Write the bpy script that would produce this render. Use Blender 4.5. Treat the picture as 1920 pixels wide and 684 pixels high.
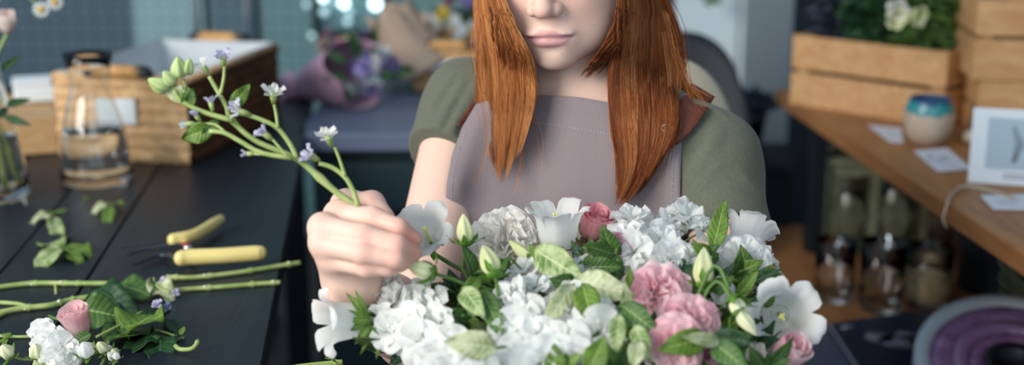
import bpy, math, random
import numpy as np
from mathutils import Vector, Matrix
random.seed(7); rng = np.random.default_rng(7)
SC = bpy.context.scene; COL = SC.collection
for o in list(bpy.data.objects): bpy.data.objects.remove(o)
def lin(h, k=1.0):
    h = h.lstrip('#'); c = [int(h[i:i+2], 16)/255 for i in (0, 2, 4)]
    return tuple(min(1, (x/12.92 if x <= .04045 else ((x+.055)/1.055)**2.4)*k) for x in c) + (1,)
# ---------------------------------------------------------------- camera, world, light, exposure
FP = 2400.0; TH = math.radians(14.43); CAM = np.array([0, 0, 1.30])
FW = np.array([0, math.cos(TH), -math.sin(TH)]); UP = np.array([0, math.sin(TH), math.cos(TH)]); RX = np.array([1., 0, 0])
cd = bpy.data.cameras.new('camera'); co = bpy.data.objects.new('camera', cd); COL.objects.link(co); SC.camera = co
co.location = CAM; co.rotation_euler = (math.radians(90)-TH, 0, 0)
cd.sensor_width = 36; cd.lens = FP/1920*36; cd.clip_start = .05
cd.dof.use_dof = True; cd.dof.focus_distance = 1.345; cd.dof.aperture_fstop = 2.35
W = bpy.data.worlds.new('world'); SC.world = W; W.use_nodes = True
bg = W.node_tree.nodes['Background']; bg.inputs[0].default_value = (.50, .68, .86, 1); bg.inputs[1].default_value = .44
def area(name, loc, target, sx, sy, power, col):
    l = bpy.data.lights.new(name, 'AREA'); l.shape = 'RECTANGLE'; l.size = sx; l.size_y = sy; l.energy = power; l.color = col
    o = bpy.data.objects.new(name, l); COL.objects.link(o); o.location = loc
    o.rotation_euler = (Vector(target)-Vector(loc)).to_track_quat('-Z', 'Y').to_euler(); return o
area('window_daylight', (-2.4, -.5, 2.35), (0.1, 1.5, .95), 2.4, 1.8, 128, (1, .955, .89))
area('added_front_fill', (.7, -2.2, 2.4), (0.3, 1.6, .9), 2.5, 1.6, 25, (.86, .94, 1))  # added fill lamp that brightens the face from the front, no known source
SC.view_settings.view_transform = 'Standard'; SC.view_settings.look = 'None'; SC.view_settings.exposure = 0.30
SC.view_settings.gamma = 1; SC.view_settings.use_curve_mapping = False
# ---------------------------------------------------------------- helpers
def ray(px, py): return FW+RX*(px-960)/FP-UP*(py-342)/FP
def PT(px, py, d): return CAM+ray(px, py)*d
def ON(px, py, z):
    r = ray(px, py); return CAM+r*(z-CAM[2])/r[2]
def nrm(v): v = np.asarray(v, float); return v/(np.linalg.norm(v)+1e-12)
def thing(name, label, cat, loc, group=None, kind=None):
    o = bpy.data.objects.new(name, None); COL.objects.link(o); o.location = [float(x) for x in loc]; o.empty_display_size = .02
    if kind: o['kind'] = kind
    else: o['label'] = label; o['category'] = cat
    if group: o['group'] = group
    return o
def tag(o, label, cat, group=None):
    o['label'] = label; o['category'] = cat
    if group: o['group'] = group
    return o
def base_of(o):
    v = Vector((0, 0, 0))
    while o is not None: v += Vector(o.location); o = o.parent
    return np.array(v)
def mk(name, parts, mat, parent=None, smooth=True, label=None, solid=0, bevel=0, kind=None, loc=None, autos=None):
    """parts: (V,F) or (V,F,UV) or a list of them, in world metres"""
    if isinstance(parts, tuple): parts = [parts]
    Vs, st, tot, li, uvs, off, lo = [], [], [], [], [], 0, 0
    for p in parts:
        V = np.asarray(p[0], float).reshape(-1, 3); Vs.append(V)
        F = p[1]
        if isinstance(F, np.ndarray):
            n, k = F.shape; li.append((F+off).ravel()); st.append(lo+np.arange(n)*k); tot.append(np.full(n, k)); lo += n*k
        else:
            for f in F: li.append(np.asarray(f)+off); st.append([lo]); tot.append([len(f)]); lo += len(f)
        uvs.append(p[2].reshape(-1, 2) if len(p) > 2 and p[2] is not None else np.zeros((len(V), 2)))
        off += len(V)
    V = np.concatenate(Vs); li = np.concatenate(li).astype(np.int32); st = np.concatenate(st).astype(np.int32); tot = np.concatenate(tot).astype(np.int32)
    uv = np.concatenate(uvs)
    if parent is not None: V = V-base_of(parent)
    elif loc is not None: V = V-np.asarray(loc)
    me = bpy.data.meshes.new(name); me.vertices.add(len(V)); me.vertices.foreach_set('co', V.astype(np.float32).ravel())
    me.loops.add(len(li)); me.loops.foreach_set('vertex_index', li)
    me.polygons.add(len(st)); me.polygons.foreach_set('loop_start', st); me.polygons.foreach_set('loop_total', tot)
    me.update(calc_edges=True); me.validate()
    me.polygons.foreach_set('use_smooth', np.full(len(me.polygons), bool(smooth)))
    if uv.any() and len(me.loops) == len(li):
        u = me.uv_layers.new(name='UVMap'); u.data.foreach_set('uv', uv[li].astype(np.float32).ravel())
    me.materials.append(mat)
    o = bpy.data.objects.new(name, me); COL.objects.link(o)
    if parent is not None: o.parent = parent
    elif loc is not None: o.location = [float(x) for x in loc]
    if label: o['label'] = label
    if kind: o['kind'] = kind
    if bevel:
        m = o.modifiers.new('bevel', 'BEVEL'); m.width = bevel; m.segments = 2; m.limit_method = 'ANGLE'
    if solid:
        m = o.modifiers.new('solid', 'SOLIDIFY'); m.thickness = solid; m.offset = 0
    return o
def tree_copy(o, parent=None):
    c = o.copy(); COL.objects.link(c); c.parent = parent
    for ch in list(o.children): tree_copy(ch, c)
    return c
def surf(P, closed=False, uv=None):
    nv, nu = P.shape[:2]; idx = np.arange(nv*nu).reshape(nv, nu); j = np.arange(nu) if closed else np.arange(nu-1); k = (j+1) % nu
    F = np.stack([idx[:-1][:, j], idx[:-1][:, k], idx[1:][:, k], idx[1:][:, j]], -1).reshape(-1, 4)
    return (P.reshape(-1, 3), F, uv)
def frames(P):
    P = np.asarray(P, float); n = len(P); T = np.gradient(P, axis=0); T /= np.linalg.norm(T, axis=1)[:, None]+1e-12
    a = np.array([0, 0, 1.]) if abs(T[0][2]) < .8 else np.array([1., 0, 0])
    N = np.zeros_like(P); N[0] = nrm(np.cross(T[0], a))
    for i in range(1, n): v = N[i-1]-T[i]*np.dot(N[i-1], T[i]); N[i] = nrm(v)
    return T, N, np.cross(T, N)
def tube(P, r, sides=8, caps=True, sx=1.0, nz=None):
    P = np.asarray(P, float); n = len(P); r = np.broadcast_to(np.asarray(r, float), (n,)); T, N, B = frames(P)
    if nz is not None:
        N = np.array([nrm(np.cross(t, nz)) for t in T]); B = np.cross(T, N)
    a = np.linspace(0, 2*math.pi, sides, endpoint=False)
    Q = P[:, None]+r[:, None, None]*(np.cos(a)[None, :, None]*N[:, None]*sx+np.sin(a)[None, :, None]*B[:, None])
    V, F, _ = surf(Q, True); F = [tuple(f) for f in F]
    if caps: F.append(tuple(range(sides))[::-1]); F.append(tuple(range((n-1)*sides, n*sides)))
    return (V, F)
def spline(pts, n=12):
    P = np.asarray(pts, float)
    if len(P) == 2: return P[0]+(P[1]-P[0])*np.linspace(0, 1, n)[:, None]
    Q = np.vstack([2*P[0]-P[1], P, 2*P[-1]-P[-2]]); out = []
    m = len(P)-1
    for t in np.linspace(0, m-1e-9, n):
        i = int(t); u = t-i; p0, p1, p2, p3 = Q[i:i+4]
        out.append(.5*((2*p1)+(-p0+p2)*u+(2*p0-5*p1+4*p2-p3)*u*u+(-p0+3*p1-3*p2+p3)*u**3))
    return np.array(out)
def lathe(prof, c=(0, 0, 0), sides=40, ax=None):
    a = np.linspace(0, 2*math.pi, sides, endpoint=False); prof = np.asarray(prof, float)
    Q = np.stack([prof[:, 0][:, None]*np.cos(a), prof[:, 0][:, None]*np.sin(a), np.repeat(prof[:, 1][:, None], sides, 1)], -1)
    V, F, _ = surf(Q, True)
    if ax is not None: V = V@basis(ax).T
    return (V+np.asarray(c), F)
def basis(z, up=(0, 0, 1)):
    z = nrm(z); x = np.cross(up, z)
    if np.linalg.norm(x) < .05: x = np.cross((0, 1, 0), z)
    x = nrm(x); return np.stack([x, np.cross(z, x), z], 1)
def box(c, s, R=None):
    x, y, z = [q/2 for q in s]
    V = np.array([(a, b, d) for a in (-x, x) for b in (-y, y) for d in (-z, z)], float)
    if R is not None: V = V@np.asarray(R).T
    return (V+np.asarray(c), [(0, 1, 3, 2), (4, 6, 7, 5), (0, 4, 5, 1), (2, 3, 7, 6), (0, 2, 6, 4), (1, 5, 7, 3)])
def rz(a): c, s = math.cos(a), math.sin(a); return np.array([[c, -s, 0], [s, c, 0], [0, 0, 1.]])
def rx(a): c, s = math.cos(a), math.sin(a); return np.array([[1., 0, 0], [0, c, -s], [0, s, c]])
def ry(a): c, s = math.cos(a), math.sin(a); return np.array([[c, 0, s], [0, 1., 0], [-s, 0, c]])
def xf(p, M, t=(0, 0, 0), s=1.0): return (np.asarray(p[0])*s@np.asarray(M).T+np.asarray(t), p[1]) + tuple(p[2:])
# ---------------------------------------------------------------- materials
def mat(name, col, rough=.5, metal=0, spec=.5, trans=0, sss=0, noise=None, bump=None, transl=0, sheen=0, attr=None, emit=None, coat=0, ior=1.45, stretch=None):
    m = bpy.data.materials.new(name); m.use_nodes = True; nt = m.node_tree; N = nt.nodes; L = nt.links; b = N['Principled BSDF']
    if isinstance(col, str): col = lin(col)
    b.inputs['Base Color'].default_value = col; b.inputs['Roughness'].default_value = rough; b.inputs['Metallic'].default_value = metal
    b.inputs['Specular IOR Level'].default_value = spec; b.inputs['Transmission Weight'].default_value = trans; b.inputs['IOR'].default_value = ior
    b.inputs['Coat Weight'].default_value = coat
    if sss: b.inputs['Subsurface Weight'].default_value = sss; b.inputs['Subsurface Radius'].default_value = (1, .35, .2); b.inputs['Subsurface Scale'].default_value = .008
    if sheen: b.inputs['Sheen Weight'].default_value = sheen
    if emit: b.inputs['Emission Color'].default_value = emit[0]; b.inputs['Emission Strength'].default_value = emit[1]
    tc = N.new('ShaderNodeTexCoord'); mp = N.new('ShaderNodeMapping'); L.new(tc.outputs['Object'], mp.inputs[0])
    if stretch: mp.inputs['Scale'].default_value = stretch
    src = None
    if attr:
        at = N.new('ShaderNodeAttribute'); at.attribute_name = attr; src = at.outputs['Color']
    if noise:
        sc, c2, amt = noise; nz = N.new('ShaderNodeTexNoise'); nz.inputs['Scale'].default_value = sc; nz.inputs['Detail'].default_value = 5; L.new(mp.outputs[0], nz.inputs[0])
        mr = N.new('ShaderNodeMapRange'); mr.inputs[1].default_value = .35; mr.inputs[2].default_value = .65; mr.inputs[4].default_value = amt; L.new(nz.outputs['Fac'], mr.inputs[0])
        mx = N.new('ShaderNodeMix'); mx.data_type = 'RGBA'; L.new(mr.outputs[0], mx.inputs[0])
        if src: L.new(src, mx.inputs[6])
        else: mx.inputs[6].default_value = col
        mx.inputs[7].default_value = lin(c2) if isinstance(c2, str) else c2; src = mx.outputs[2]
    if src: L.new(src, b.inputs['Base Color'])
    if bump:
        nz = N.new('ShaderNodeTexNoise'); nz.inputs['Scale'].default_value = bump[0]; nz.inputs['Detail'].default_value = 4; L.new(mp.outputs[0], nz.inputs[0])
        bp = N.new('ShaderNodeBump'); bp.inputs['Strength'].default_value = bump[1]; bp.inputs['Distance'].default_value = .002; L.new(nz.outputs['Fac'], bp.inputs['Height']); L.new(bp.outputs[0], b.inputs['Normal'])
    if transl:
        t = N.new('ShaderNodeBsdfTranslucent'); ms = N.new('ShaderNodeMixShader'); ms.inputs[0].default_value = transl
        if src: L.new(src, t.inputs[0])
        else: t.inputs[0].default_value = col
        L.new(b.outputs[0], ms.inputs[1]); L.new(t.outputs[0], ms.inputs[2]); L.new(ms.outputs[0], N['Material Output'].inputs[0])
    m.diffuse_color = col; return m
def mth(nt, op, a, b=None, c=None):
    n = nt.nodes.new('ShaderNodeMath'); n.operation = op
    for i, v in enumerate((a, b, c)):
        if v is None: continue
        if isinstance(v, (int, float)): n.inputs[i].default_value = v
        else: nt.links.new(v, n.inputs[i])
    return n.outputs[0]
def mixc(nt, f, a, b):
    n = nt.nodes.new('ShaderNodeMix'); n.data_type = 'RGBA'
    if isinstance(f, (int, float)): n.inputs[0].default_value = f
    else: nt.links.new(f, n.inputs[0])
    for i, v in ((6, a), (7, b)):
        if isinstance(v, tuple): n.inputs[i].default_value = v
        else: nt.links.new(v, n.inputs[i])
    return n.outputs[2]
def leafmat(name, base, vein, mott=0.0, c2=None, rough=.45, transl=.3):
    base = lin(base); vein = lin(vein); c2 = lin(c2) if c2 else base
    m = mat(name, base, rough); nt = m.node_tree; N = nt.nodes; L = nt.links; b = N['Principled BSDF']
    uv = N.new('ShaderNodeUVMap'); sp = N.new('ShaderNodeSeparateXYZ'); L.new(uv.outputs[0], sp.inputs[0])
    a = mth(nt, 'ABSOLUTE', mth(nt, 'MULTIPLY_ADD', sp.outputs[0], 2, -1))
    mid = mth(nt, 'LESS_THAN', a, .055)
    q = mth(nt, 'PINGPONG', mth(nt, 'MULTIPLY_ADD', a, -1.5, mth(nt, 'MULTIPLY', sp.outputs[1], 8)), .5)
    side = mth(nt, 'LESS_THAN', q, .07 if not mott else .14)
    fac = mth(nt, 'MAXIMUM', mid, mth(nt, 'MULTIPLY', side, .30 if not mott else .5))
    nz = N.new('ShaderNodeTexNoise'); nz.inputs['Scale'].default_value = 90; nz.inputs['Detail'].default_value = 4
    tc = N.new('ShaderNodeTexCoord'); L.new(tc.outputs['Object'], nz.inputs[0])
    ms = N.new('ShaderNodeMapRange'); ms.inputs[1].default_value = .4; ms.inputs[2].default_value = .62; L.new(nz.outputs[0], ms.inputs[0])
    c = mixc(nt, ms.outputs[0], base, c2)
    if mott: fac = mth(nt, 'MAXIMUM', fac, mth(nt, 'MULTIPLY', ms.outputs[0], mott))
    c = mixc(nt, fac, c, vein); L.new(c, b.inputs['Base Color'])
    bp = N.new('ShaderNodeBump'); bp.inputs['Strength'].default_value = .6; bp.inputs['Distance'].default_value = .0012; L.new(q, bp.inputs['Height']); L.new(bp.outputs[0], b.inputs['Normal'])
    t = N.new('ShaderNodeBsdfTranslucent'); mx = N.new('ShaderNodeMixShader'); mx.inputs[0].default_value = transl; L.new(c, t.inputs[0])
    L.new(b.outputs[0], mx.inputs[1]); L.new(t.outputs[0], mx.inputs[2]); L.new(mx.outputs[0], N['Material Output'].inputs[0]); return m
def woodmat(name, c1, c2, stretch=(1, 12, 12), rough=.5, knots=True):
    m = mat(name, lin(c1), rough); nt = m.node_tree; N = nt.nodes; L = nt.links; b = N['Principled BSDF']
    tc = N.new('ShaderNodeTexCoord'); mp = N.new('ShaderNodeMapping'); mp.inputs['Scale'].default_value = stretch; L.new(tc.outputs['Object'], mp.inputs[0])
    nz = N.new('ShaderNodeTexNoise'); nz.inputs['Scale'].default_value = 6; nz.inputs['Detail'].default_value = 6; nz.inputs['Distortion'].default_value = 1.2; L.new(mp.outputs[0], nz.inputs[0])
    mr = N.new('ShaderNodeMapRange'); mr.inputs[1].default_value = .3; mr.inputs[2].default_value = .7; L.new(nz.outputs[0], mr.inputs[0])
    L.new(mixc(nt, mr.outputs[0], lin(c1), lin(c2)), b.inputs['Base Color'])
    bp = N.new('ShaderNodeBump'); bp.inputs['Strength'].default_value = .25; bp.inputs['Distance'].default_value = .001; L.new(nz.outputs[0], bp.inputs['Height']); L.new(bp.outputs[0], b.inputs['Normal']); return m
M = {}
M['petal'] = mat('white_petal', (.93, .94, .92, 1), .6, spec=.2, transl=.5, bump=(60, .2), noise=(25, (.89, .92, .90, 1), .6))
M['petal_cream'] = mat('cream_petal', (.90, .87, .81, 1), .6, spec=.2, transl=.42, noise=(30, (.93, .91, .88, 1), .8), bump=(60, .2))
M['pink'] = mat('pale_pink_petal', lin('#f3bcc8'), .55, spec=.2, transl=.45, noise=(28, '#fde9ea', .95), bump=(60, .3))
M['coral'] = mat('coral_petal', lin('#ea9ba5'), .55, spec=.2, transl=.45, noise=(30, '#f6c3c6', .7), bump=(60, .3))
M['blush'] = mat('mauve_pink_petal', lin('#e6b0c2'), .55, spec=.2, transl=.4, noise=(30, '#f3d2da', .7))
M['lilac'] = mat('lilac_petal', lin('#b3abd0'), .5, spec=.3, transl=.3, noise=(120, '#e2e3f0', .8))
M['lilac_dark'] = mat('violet_petal', lin('#7a74b0'), .5, spec=.3, transl=.2, noise=(90, '#8fb0d8', .8))
M['bud'] = mat('bud_green_white', lin('#d3d99a'), .5, transl=.2, noise=(18, '#eef0cf', .9))
M['stem'] = mat('stem_green', lin('#a9b674'), .45, noise=(60, '#7f9a4d', .8), transl=.0)
M['stem_dark'] = mat('stem_dark', lin('#5f7d3c'), .5, noise=(60, '#46662f', .8))
M['calyx'] = leafmat('calyx_green', '#6c9a35', '#a5c56a', c2='#4f7d2a')
M['leaf'] = leafmat('leaf_green', '#557a3c', '#93ae62', c2='#426a34')
M['leaf_olive'] = leafmat('leaf_olive', '#66783c', '#9aa865', c2='#4d6636')
M['leaf_bright'] = leafmat('leaf_bright', '#71943a', '#a9bd66', c2='#5a7a2e')
M['leaf_dark'] = leafmat('leaf_dark', '#2f5530', '#527a45', c2='#1f4029')
M['leaf_var'] = leafmat('leaf_variegated', '#73944a', '#ccd6a8', .75, c2='#8fae58')
M['leaf_pale'] = leafmat('leaf_pale', '#9aab6c', '#dbdfbe', .8, c2='#c3cc9c')
M['yellow'] = mat('pistil_yellow', lin('#dfe07c'), .5)
M['scar'] = mat('cut_scar', lin('#e9ebdc'), .6)
M['glass'] = mat('clear_glass', (.97, .99, .99, 1), 0, trans=1, ior=1.45)
M['water'] = mat('water', (.93, .98, .99, 1), 0, trans=1, ior=1.33)
M['chrome'] = mat('chrome', (.75, .78, .8, 1), .2, 1)
M['black'] = mat('black_metal', lin('#141a22'), .45)
M['whitepaper'] = mat('white_paper', lin('#dfe6ea'), .7)
# ---------------------------------------------------------------- flower and leaf shapes (local: axis +Z)
def petal(th, span, L, a0, a1, r0=.001, z0=0, ruf=0, nr=3, ph=0, nu=7, nv=8, tip=.3, p=1.0, gb=.35, a2=None):
    u = np.linspace(-1, 1, nu)[None, :]; v = np.linspace(0, 1, nv)[:, None]
    S = np.linspace(0, 1, 30); al = a0+(a1-a0)*S**p
    if a2 is not None: al = np.interp(S, [0, .55, 1], [a0, a1, a2])
    R = r0+np.concatenate([[0], np.cumsum(np.sin((al[1:]+al[:-1])/2))])*L/29; Z = z0+np.concatenate([[0], np.cumsum(np.cos((al[1:]+al[:-1])/2))])*L/29
    s = v*(1-tip*u*u*v); r = np.interp(s, S, R); z = np.interp(s, S, Z); a = np.interp(s, S, al)
    g = gb+(1-gb)*np.sin(math.pi/2*np.minimum(1, v*1.35)); ang = th+u*span/2*g
    if ruf:
        w = ruf*(v**2)*(np.sin(nr*u*math.pi+ph)+.5*np.sin(2.3*nr*u*math.pi+ph*2)); r = r+w*np.cos(a); z = z-w*np.sin(a)
    P = np.stack([r*np.cos(ang), r*np.sin(ang), z+0*ang], -1)
    return surf(P, False, np.stack([(u+1)/2+0*v, v+0*u], -1))
def rosette(layers, seed=0, s=1.0):
    g = random.Random(seed); out = []; th = g.random()*6
    for (n, span, L, a0, a1, r0, z0, ruf) in layers:
        for k in range(n):
            t = th+2*math.pi*k/n+g.uniform(-.15, .15); q = g.uniform(.88, 1.12)
            out.append(petal(t, span, L*q*s, a0+g.uniform(-.12, .12), a1+g.uniform(-.2, .2), r0*s, z0*s, ruf*s, g.choice((1.5, 2, 3)), g.random()*6))
        th += math.pi/max(n, 1)+.3
    return out
D = math.radians
def stock_floret(seed, s=1.0):
    g = random.Random(seed); out = []; th = g.random()*6
    for (n, span, L, a0, a1, z0, ruf) in ((4, D(98), .0190, D(64), D(96), 0, .0022), (4, D(92), .0165, D(46), D(76), .001, .0022), (3, D(88), .0130, D(22), D(58), .002, .0020)):
        for k in range(n): out.append(petal(th+2*math.pi*k/n+g.uniform(-.2, .2), span, L*g.uniform(.85, 1.12)*s, a0+g.uniform(-.15, .15), a1+g.uniform(-.25, .2), .001*s, z0*s, ruf*s, g.choice((1.0, 1.6, 2.2)), g.random()*6, nu=9, nv=8, tip=.22, gb=.22))
        th += math.pi/n+.3
    return out
def carnation(seed, s=1.0, full=1.0, ruf=.0022):
    g = random.Random(seed); out = []; th = g.random()*6; K = 6
    for k in range(K):
        t = k/(K-1); n = (6, 5, 5, 4, 3, 3)[k]
        for j in range(n):
            out.append([petal(th+2*math.pi*j/n+g.uniform(-.25, .25), D(g.uniform(80, 110)), (.029-.008*t)*g.uniform(.9, 1.1), D((58-48*t)*full)+g.uniform(-.1, .1), D((92-72*t)*full)+g.uniform(-.25, .25), .0015, .0008*k, ruf*1.25, g.choice((1.6, 2.4, 3.4)), g.random()*6, nu=13, nv=10, tip=.15, gb=.3, p=1.2)][0])
        th += .7
    return [xf(o, np.eye(3), s=s) for o in out]
def rose(seed, s=1.0, opn=.25, n=12):
    out = []; g = random.Random(seed); th = 0
    for k in range(n):
        t = k/(n-1); th += 2.4
        r0 = .0015; L = .030-.002*t
        a0 = D(70-45*t); am = D(-6+8*(1-t)); a2 = D(-14+(1-t)*95*opn+14*t)
        Lk = .018+.014*(1-t)
        # swelling cup: out, up, then lip
        out.append(petal(th, D(150+30*t), .035*(.86+.14*(1-t)) , D(62-54*t), D(2-2*t), .002, .0, .0008, 2, g.random()*6, nu=11, nv=10, tip=.16, a2=a2, gb=.6))
    return [xf(o, np.eye(3), s=s) for o in out]
def bell(s=1.0, seed=0, flare=1.0, nu=60, nv=22, L=.046, dl=.22):
    g = random.Random(seed); ph = g.random()*6
    th = np.linspace(0, 2*math.pi, nu, endpoint=False)[None, :]; v = np.linspace(0, 1, nv)[:, None]
    lobe = np.abs(np.cos(2.5*th))**.5; sv = v*(1-dl+dl*lobe)
    S = [0, .05, .15, .32, .50, .64, .76, .86, .94, 1.0]; f = flare
    R = np.interp(sv, S, [.002, .009, .0145, .0180, .0195, .0205, .0225+.001*f, .0250+.003*f, .0270+.006*f, .0275+.008*f])
    Z = np.interp(sv, S, [0, .001, .005, .014, .0235, .031, .0372, .0420-.0006*f, .0450-.003*f, .0460-.007*f])*L/.046
    R = R*(1+.030*np.cos(5*th)*np.sin(math.pi*v))+.0006*v*v*np.sin(11*th+ph)+.0012*v**2*np.sin(4*th+2*ph)+.0007*v**3*np.sin(19*th+ph)
    Z = Z+.0015*v*v*np.sin(3*th+ph)+.0004*v**3*np.sin(13*th+ph)
    P = np.stack([R*np.cos(th), R*np.sin(th), Z], -1)*s
    return surf(P, True)
def pistil(s=1.0, L=.034):
    q = spline([(0, 0, .004), (.0008, 0, .018), (.002, .001, L)], 8)*s; out = [tube(q, np.array([.0016]*6+[.0022, .0012])*s, 8)]
    for k in range(3):
        a = k*2.1; out.append(tube(spline([q[-1], q[-1]+np.array([math.cos(a)*.003, math.sin(a)*.003, .002])*s], 4), .0009*s, 6))
    return out
def leafshape(L, Wd, fold=.25, curl=.25, serr=0, wave=.05, seed=0, nu=9, nv=16, wid=.45, lobe=None):
    g = random.Random(seed); ph = g.random()*6; u = np.linspace(-1, 1, nu)[None, :]; v = np.linspace(0, 1, nv)[:, None]
    w = np.sin(math.pi*v**(.72+.5*(wid-.4)))**.85*(1-.15*v); w = w/w.max()
    if serr: w = w*(1+serr*np.abs(np.sin(v*math.pi*nv/2.02)))
    x = u*w*Wd/2; ca = curl*(v-.0); y = L*np.sin(ca+1e-6)/(curl+1e-6) if abs(curl) > 1e-3 else L*v
    z = -L*(1-np.cos(ca))/(curl if abs(curl) > 1e-3 else 1)
    z = z+0*u+np.abs(u)*w*Wd/2*fold+wave*Wd*u*np.sin(v*9+ph)*np.abs(u)+wave*.4*Wd*np.sin(v*17+ph*2)*u*u
    P = np.stack([x, y+0*u, z], -1)
    return surf(P, False, np.stack([(u+1)/2+0*v, v+0*u], -1))
def leaf_between(a, b, width, face=None, **k):
    a = np.asarray(a, float); b = np.asarray(b, float); y = b-a; L = np.linalg.norm(y); y = y/L
    f = nrm(CAM-a) if face is None else nrm(face); z = nrm(f-y*np.dot(f, y)); x = np.cross(y, z)
    return xf(leafshape(L, width, **k), np.stack([x, y, z], 1), a)
def calyx(s=1.0, n=5, L=.022, back=1.9, wd=.0075):
    out = []
    for k in range(n):
        a = 2*math.pi*k/n+.2; sh = leafshape(L*s, wd*s, .3, -.3 if k % 2 else .4, 0, .1, k, nu=5, nv=8)
        M0 = rz(a)@np.stack([(0, 1, 0), (math.cos(.5), 0, math.sin(.5)), nrm(np.cross((0, 1, 0), (math.cos(.5), 0, math.sin(.5))))], 1)
        out.append(xf(sh, M0, np.array([math.cos(a), math.sin(a), 0])*.0085*s))
    out.append(lathe(np.array([(0, -.004), (.004, -.0035), (.0085, -.001), (.0098, .0015), (.0085, .002)])*s, sides=12)[:2]+(None,))
    return out
def budshape(s=1.0, L=.032, R=.0085, seed=0):
    th = np.linspace(0, 2*math.pi, 30, endpoint=False)[None, :]; v = np.linspace(0, 1, 16)[:, None]
    r = R*np.sin(math.pi*v**.75)**.6*(1-.25*v)*(1+.13*np.cos(5*th+v*1.5)); r[0] = .001; r[-1] = .0008
    return surf(np.stack([r*np.cos(th), r*np.sin(th), L*v+0*th], -1)*s, True, np.stack([th/6.283+0*v, v+0*th], -1))
# ---------------------------------------------------------------- the room
def struct(name, parts, mat_, **k): return mk(name, parts, mat_, None, kind='structure', **k)
M['floor'] = woodmat('floor_boards', '#4d4341', '#3c3436', (1, .35, 1), .6)
struct('floor', box((0.2, 1.6, -.02), (4.6, 5.6, .04)), M['floor'], smooth=False)
def tilemat(name, regions, right):
    """blue-green wall covering with a grid of rings; regions: list of (x, colour) from left to right"""
    m = mat(name, (.1, .1, .1, 1), .45, spec=.4); nt = m.node_tree; N = nt.nodes; L = nt.links; b = N['Principled BSDF']
    tc = N.new('ShaderNodeTexCoord'); sp = N.new('ShaderNodeSeparateXYZ'); L.new(tc.outputs['Object'], sp.inputs[0])
    x, z = sp.outputs[0], sp.outputs[2]; P = .054
    fx = mth(nt, 'SUBTRACT', mth(nt, 'FRACT', mth(nt, 'DIVIDE', x, P)), .5); fz = mth(nt, 'SUBTRACT', mth(nt, 'FRACT', mth(nt, 'DIVIDE', z, P)), .5)
    r = mth(nt, 'SQRT', mth(nt, 'ADD', mth(nt, 'MULTIPLY', fx, fx), mth(nt, 'MULTIPLY', fz, fz)))
    ring = mth(nt, 'LESS_THAN', mth(nt, 'ABSOLUTE', mth(nt, 'SUBTRACT', r, .30)), .10); dot = mth(nt, 'LESS_THAN', mth(nt, 'MINIMUM', mth(nt, 'ABSOLUTE', fx), mth(nt, 'ABSOLUTE', fz)), .04)
    pat = mth(nt, 'SUBTRACT', ring, mth(nt, 'MULTIPLY', mth(nt, 'MULTIPLY', ring, dot), .5))
    c = regions[0][1]; c = tuple(c)
    for xx, cc in regions[1:]:
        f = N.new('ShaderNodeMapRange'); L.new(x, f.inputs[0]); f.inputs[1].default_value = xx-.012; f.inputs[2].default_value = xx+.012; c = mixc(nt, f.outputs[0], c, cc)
    up = N.new('ShaderNodeVectorMath'); up.operation = 'MULTIPLY_ADD'; 
    if isinstance(c, tuple): pass
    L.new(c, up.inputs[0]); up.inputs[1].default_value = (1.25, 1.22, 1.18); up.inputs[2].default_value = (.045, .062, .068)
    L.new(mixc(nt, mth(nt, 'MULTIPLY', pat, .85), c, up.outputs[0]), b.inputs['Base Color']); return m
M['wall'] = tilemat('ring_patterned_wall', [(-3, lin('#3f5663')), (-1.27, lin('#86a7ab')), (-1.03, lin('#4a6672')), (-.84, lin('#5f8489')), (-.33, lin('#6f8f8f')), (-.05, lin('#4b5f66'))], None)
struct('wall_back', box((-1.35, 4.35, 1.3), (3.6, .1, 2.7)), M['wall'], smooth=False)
M['darkwall'] = mat('dark_blue_wall', lin('#26323d'), .8, noise=(3, '#1d2832', .5))
struct('wall_back', box((1.55, 4.36, 1.3), (2.2, .1, 2.7)), M['darkwall'], smooth=False)
struct('wall_right', box((2.5, 2.6, 1.3), (.1, 3.6, 2.7)), M['darkwall'], smooth=False)
# round glowing discs on the patterned wall, added for its blurred spots of light
lit = mat('glow_spot', (.6, .85, .9, 1), .5, emit=((.72, .95, 1, 1), 3.2)); litd = mat('glow_spot_dim', (.4, .6, .65, 1), .5, emit=((.5, .75, .8, 1), .9))
wn = struct('glow_disc_frame', [tube([PT(x, y, 4.25), PT(x2, y2, 4.25)], .012, 8) for (x, y, x2, y2) in ((592, -30, 592, 62), (722, -30, 722, 62), (592, 62, 722, 62))], M['black'], loc=PT(660, 20, 4.4))
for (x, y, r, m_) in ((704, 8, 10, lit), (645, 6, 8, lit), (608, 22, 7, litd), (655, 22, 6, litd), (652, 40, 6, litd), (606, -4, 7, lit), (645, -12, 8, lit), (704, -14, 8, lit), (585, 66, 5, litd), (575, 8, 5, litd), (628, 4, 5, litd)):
    mk('glow_disc', lathe([(.0001, 0), (r/530, 0), (r/530, .004), (.0001, .004)], PT(x, y, 4.26), 24, ax=(0, -1, 0)), m_, wn)
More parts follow.
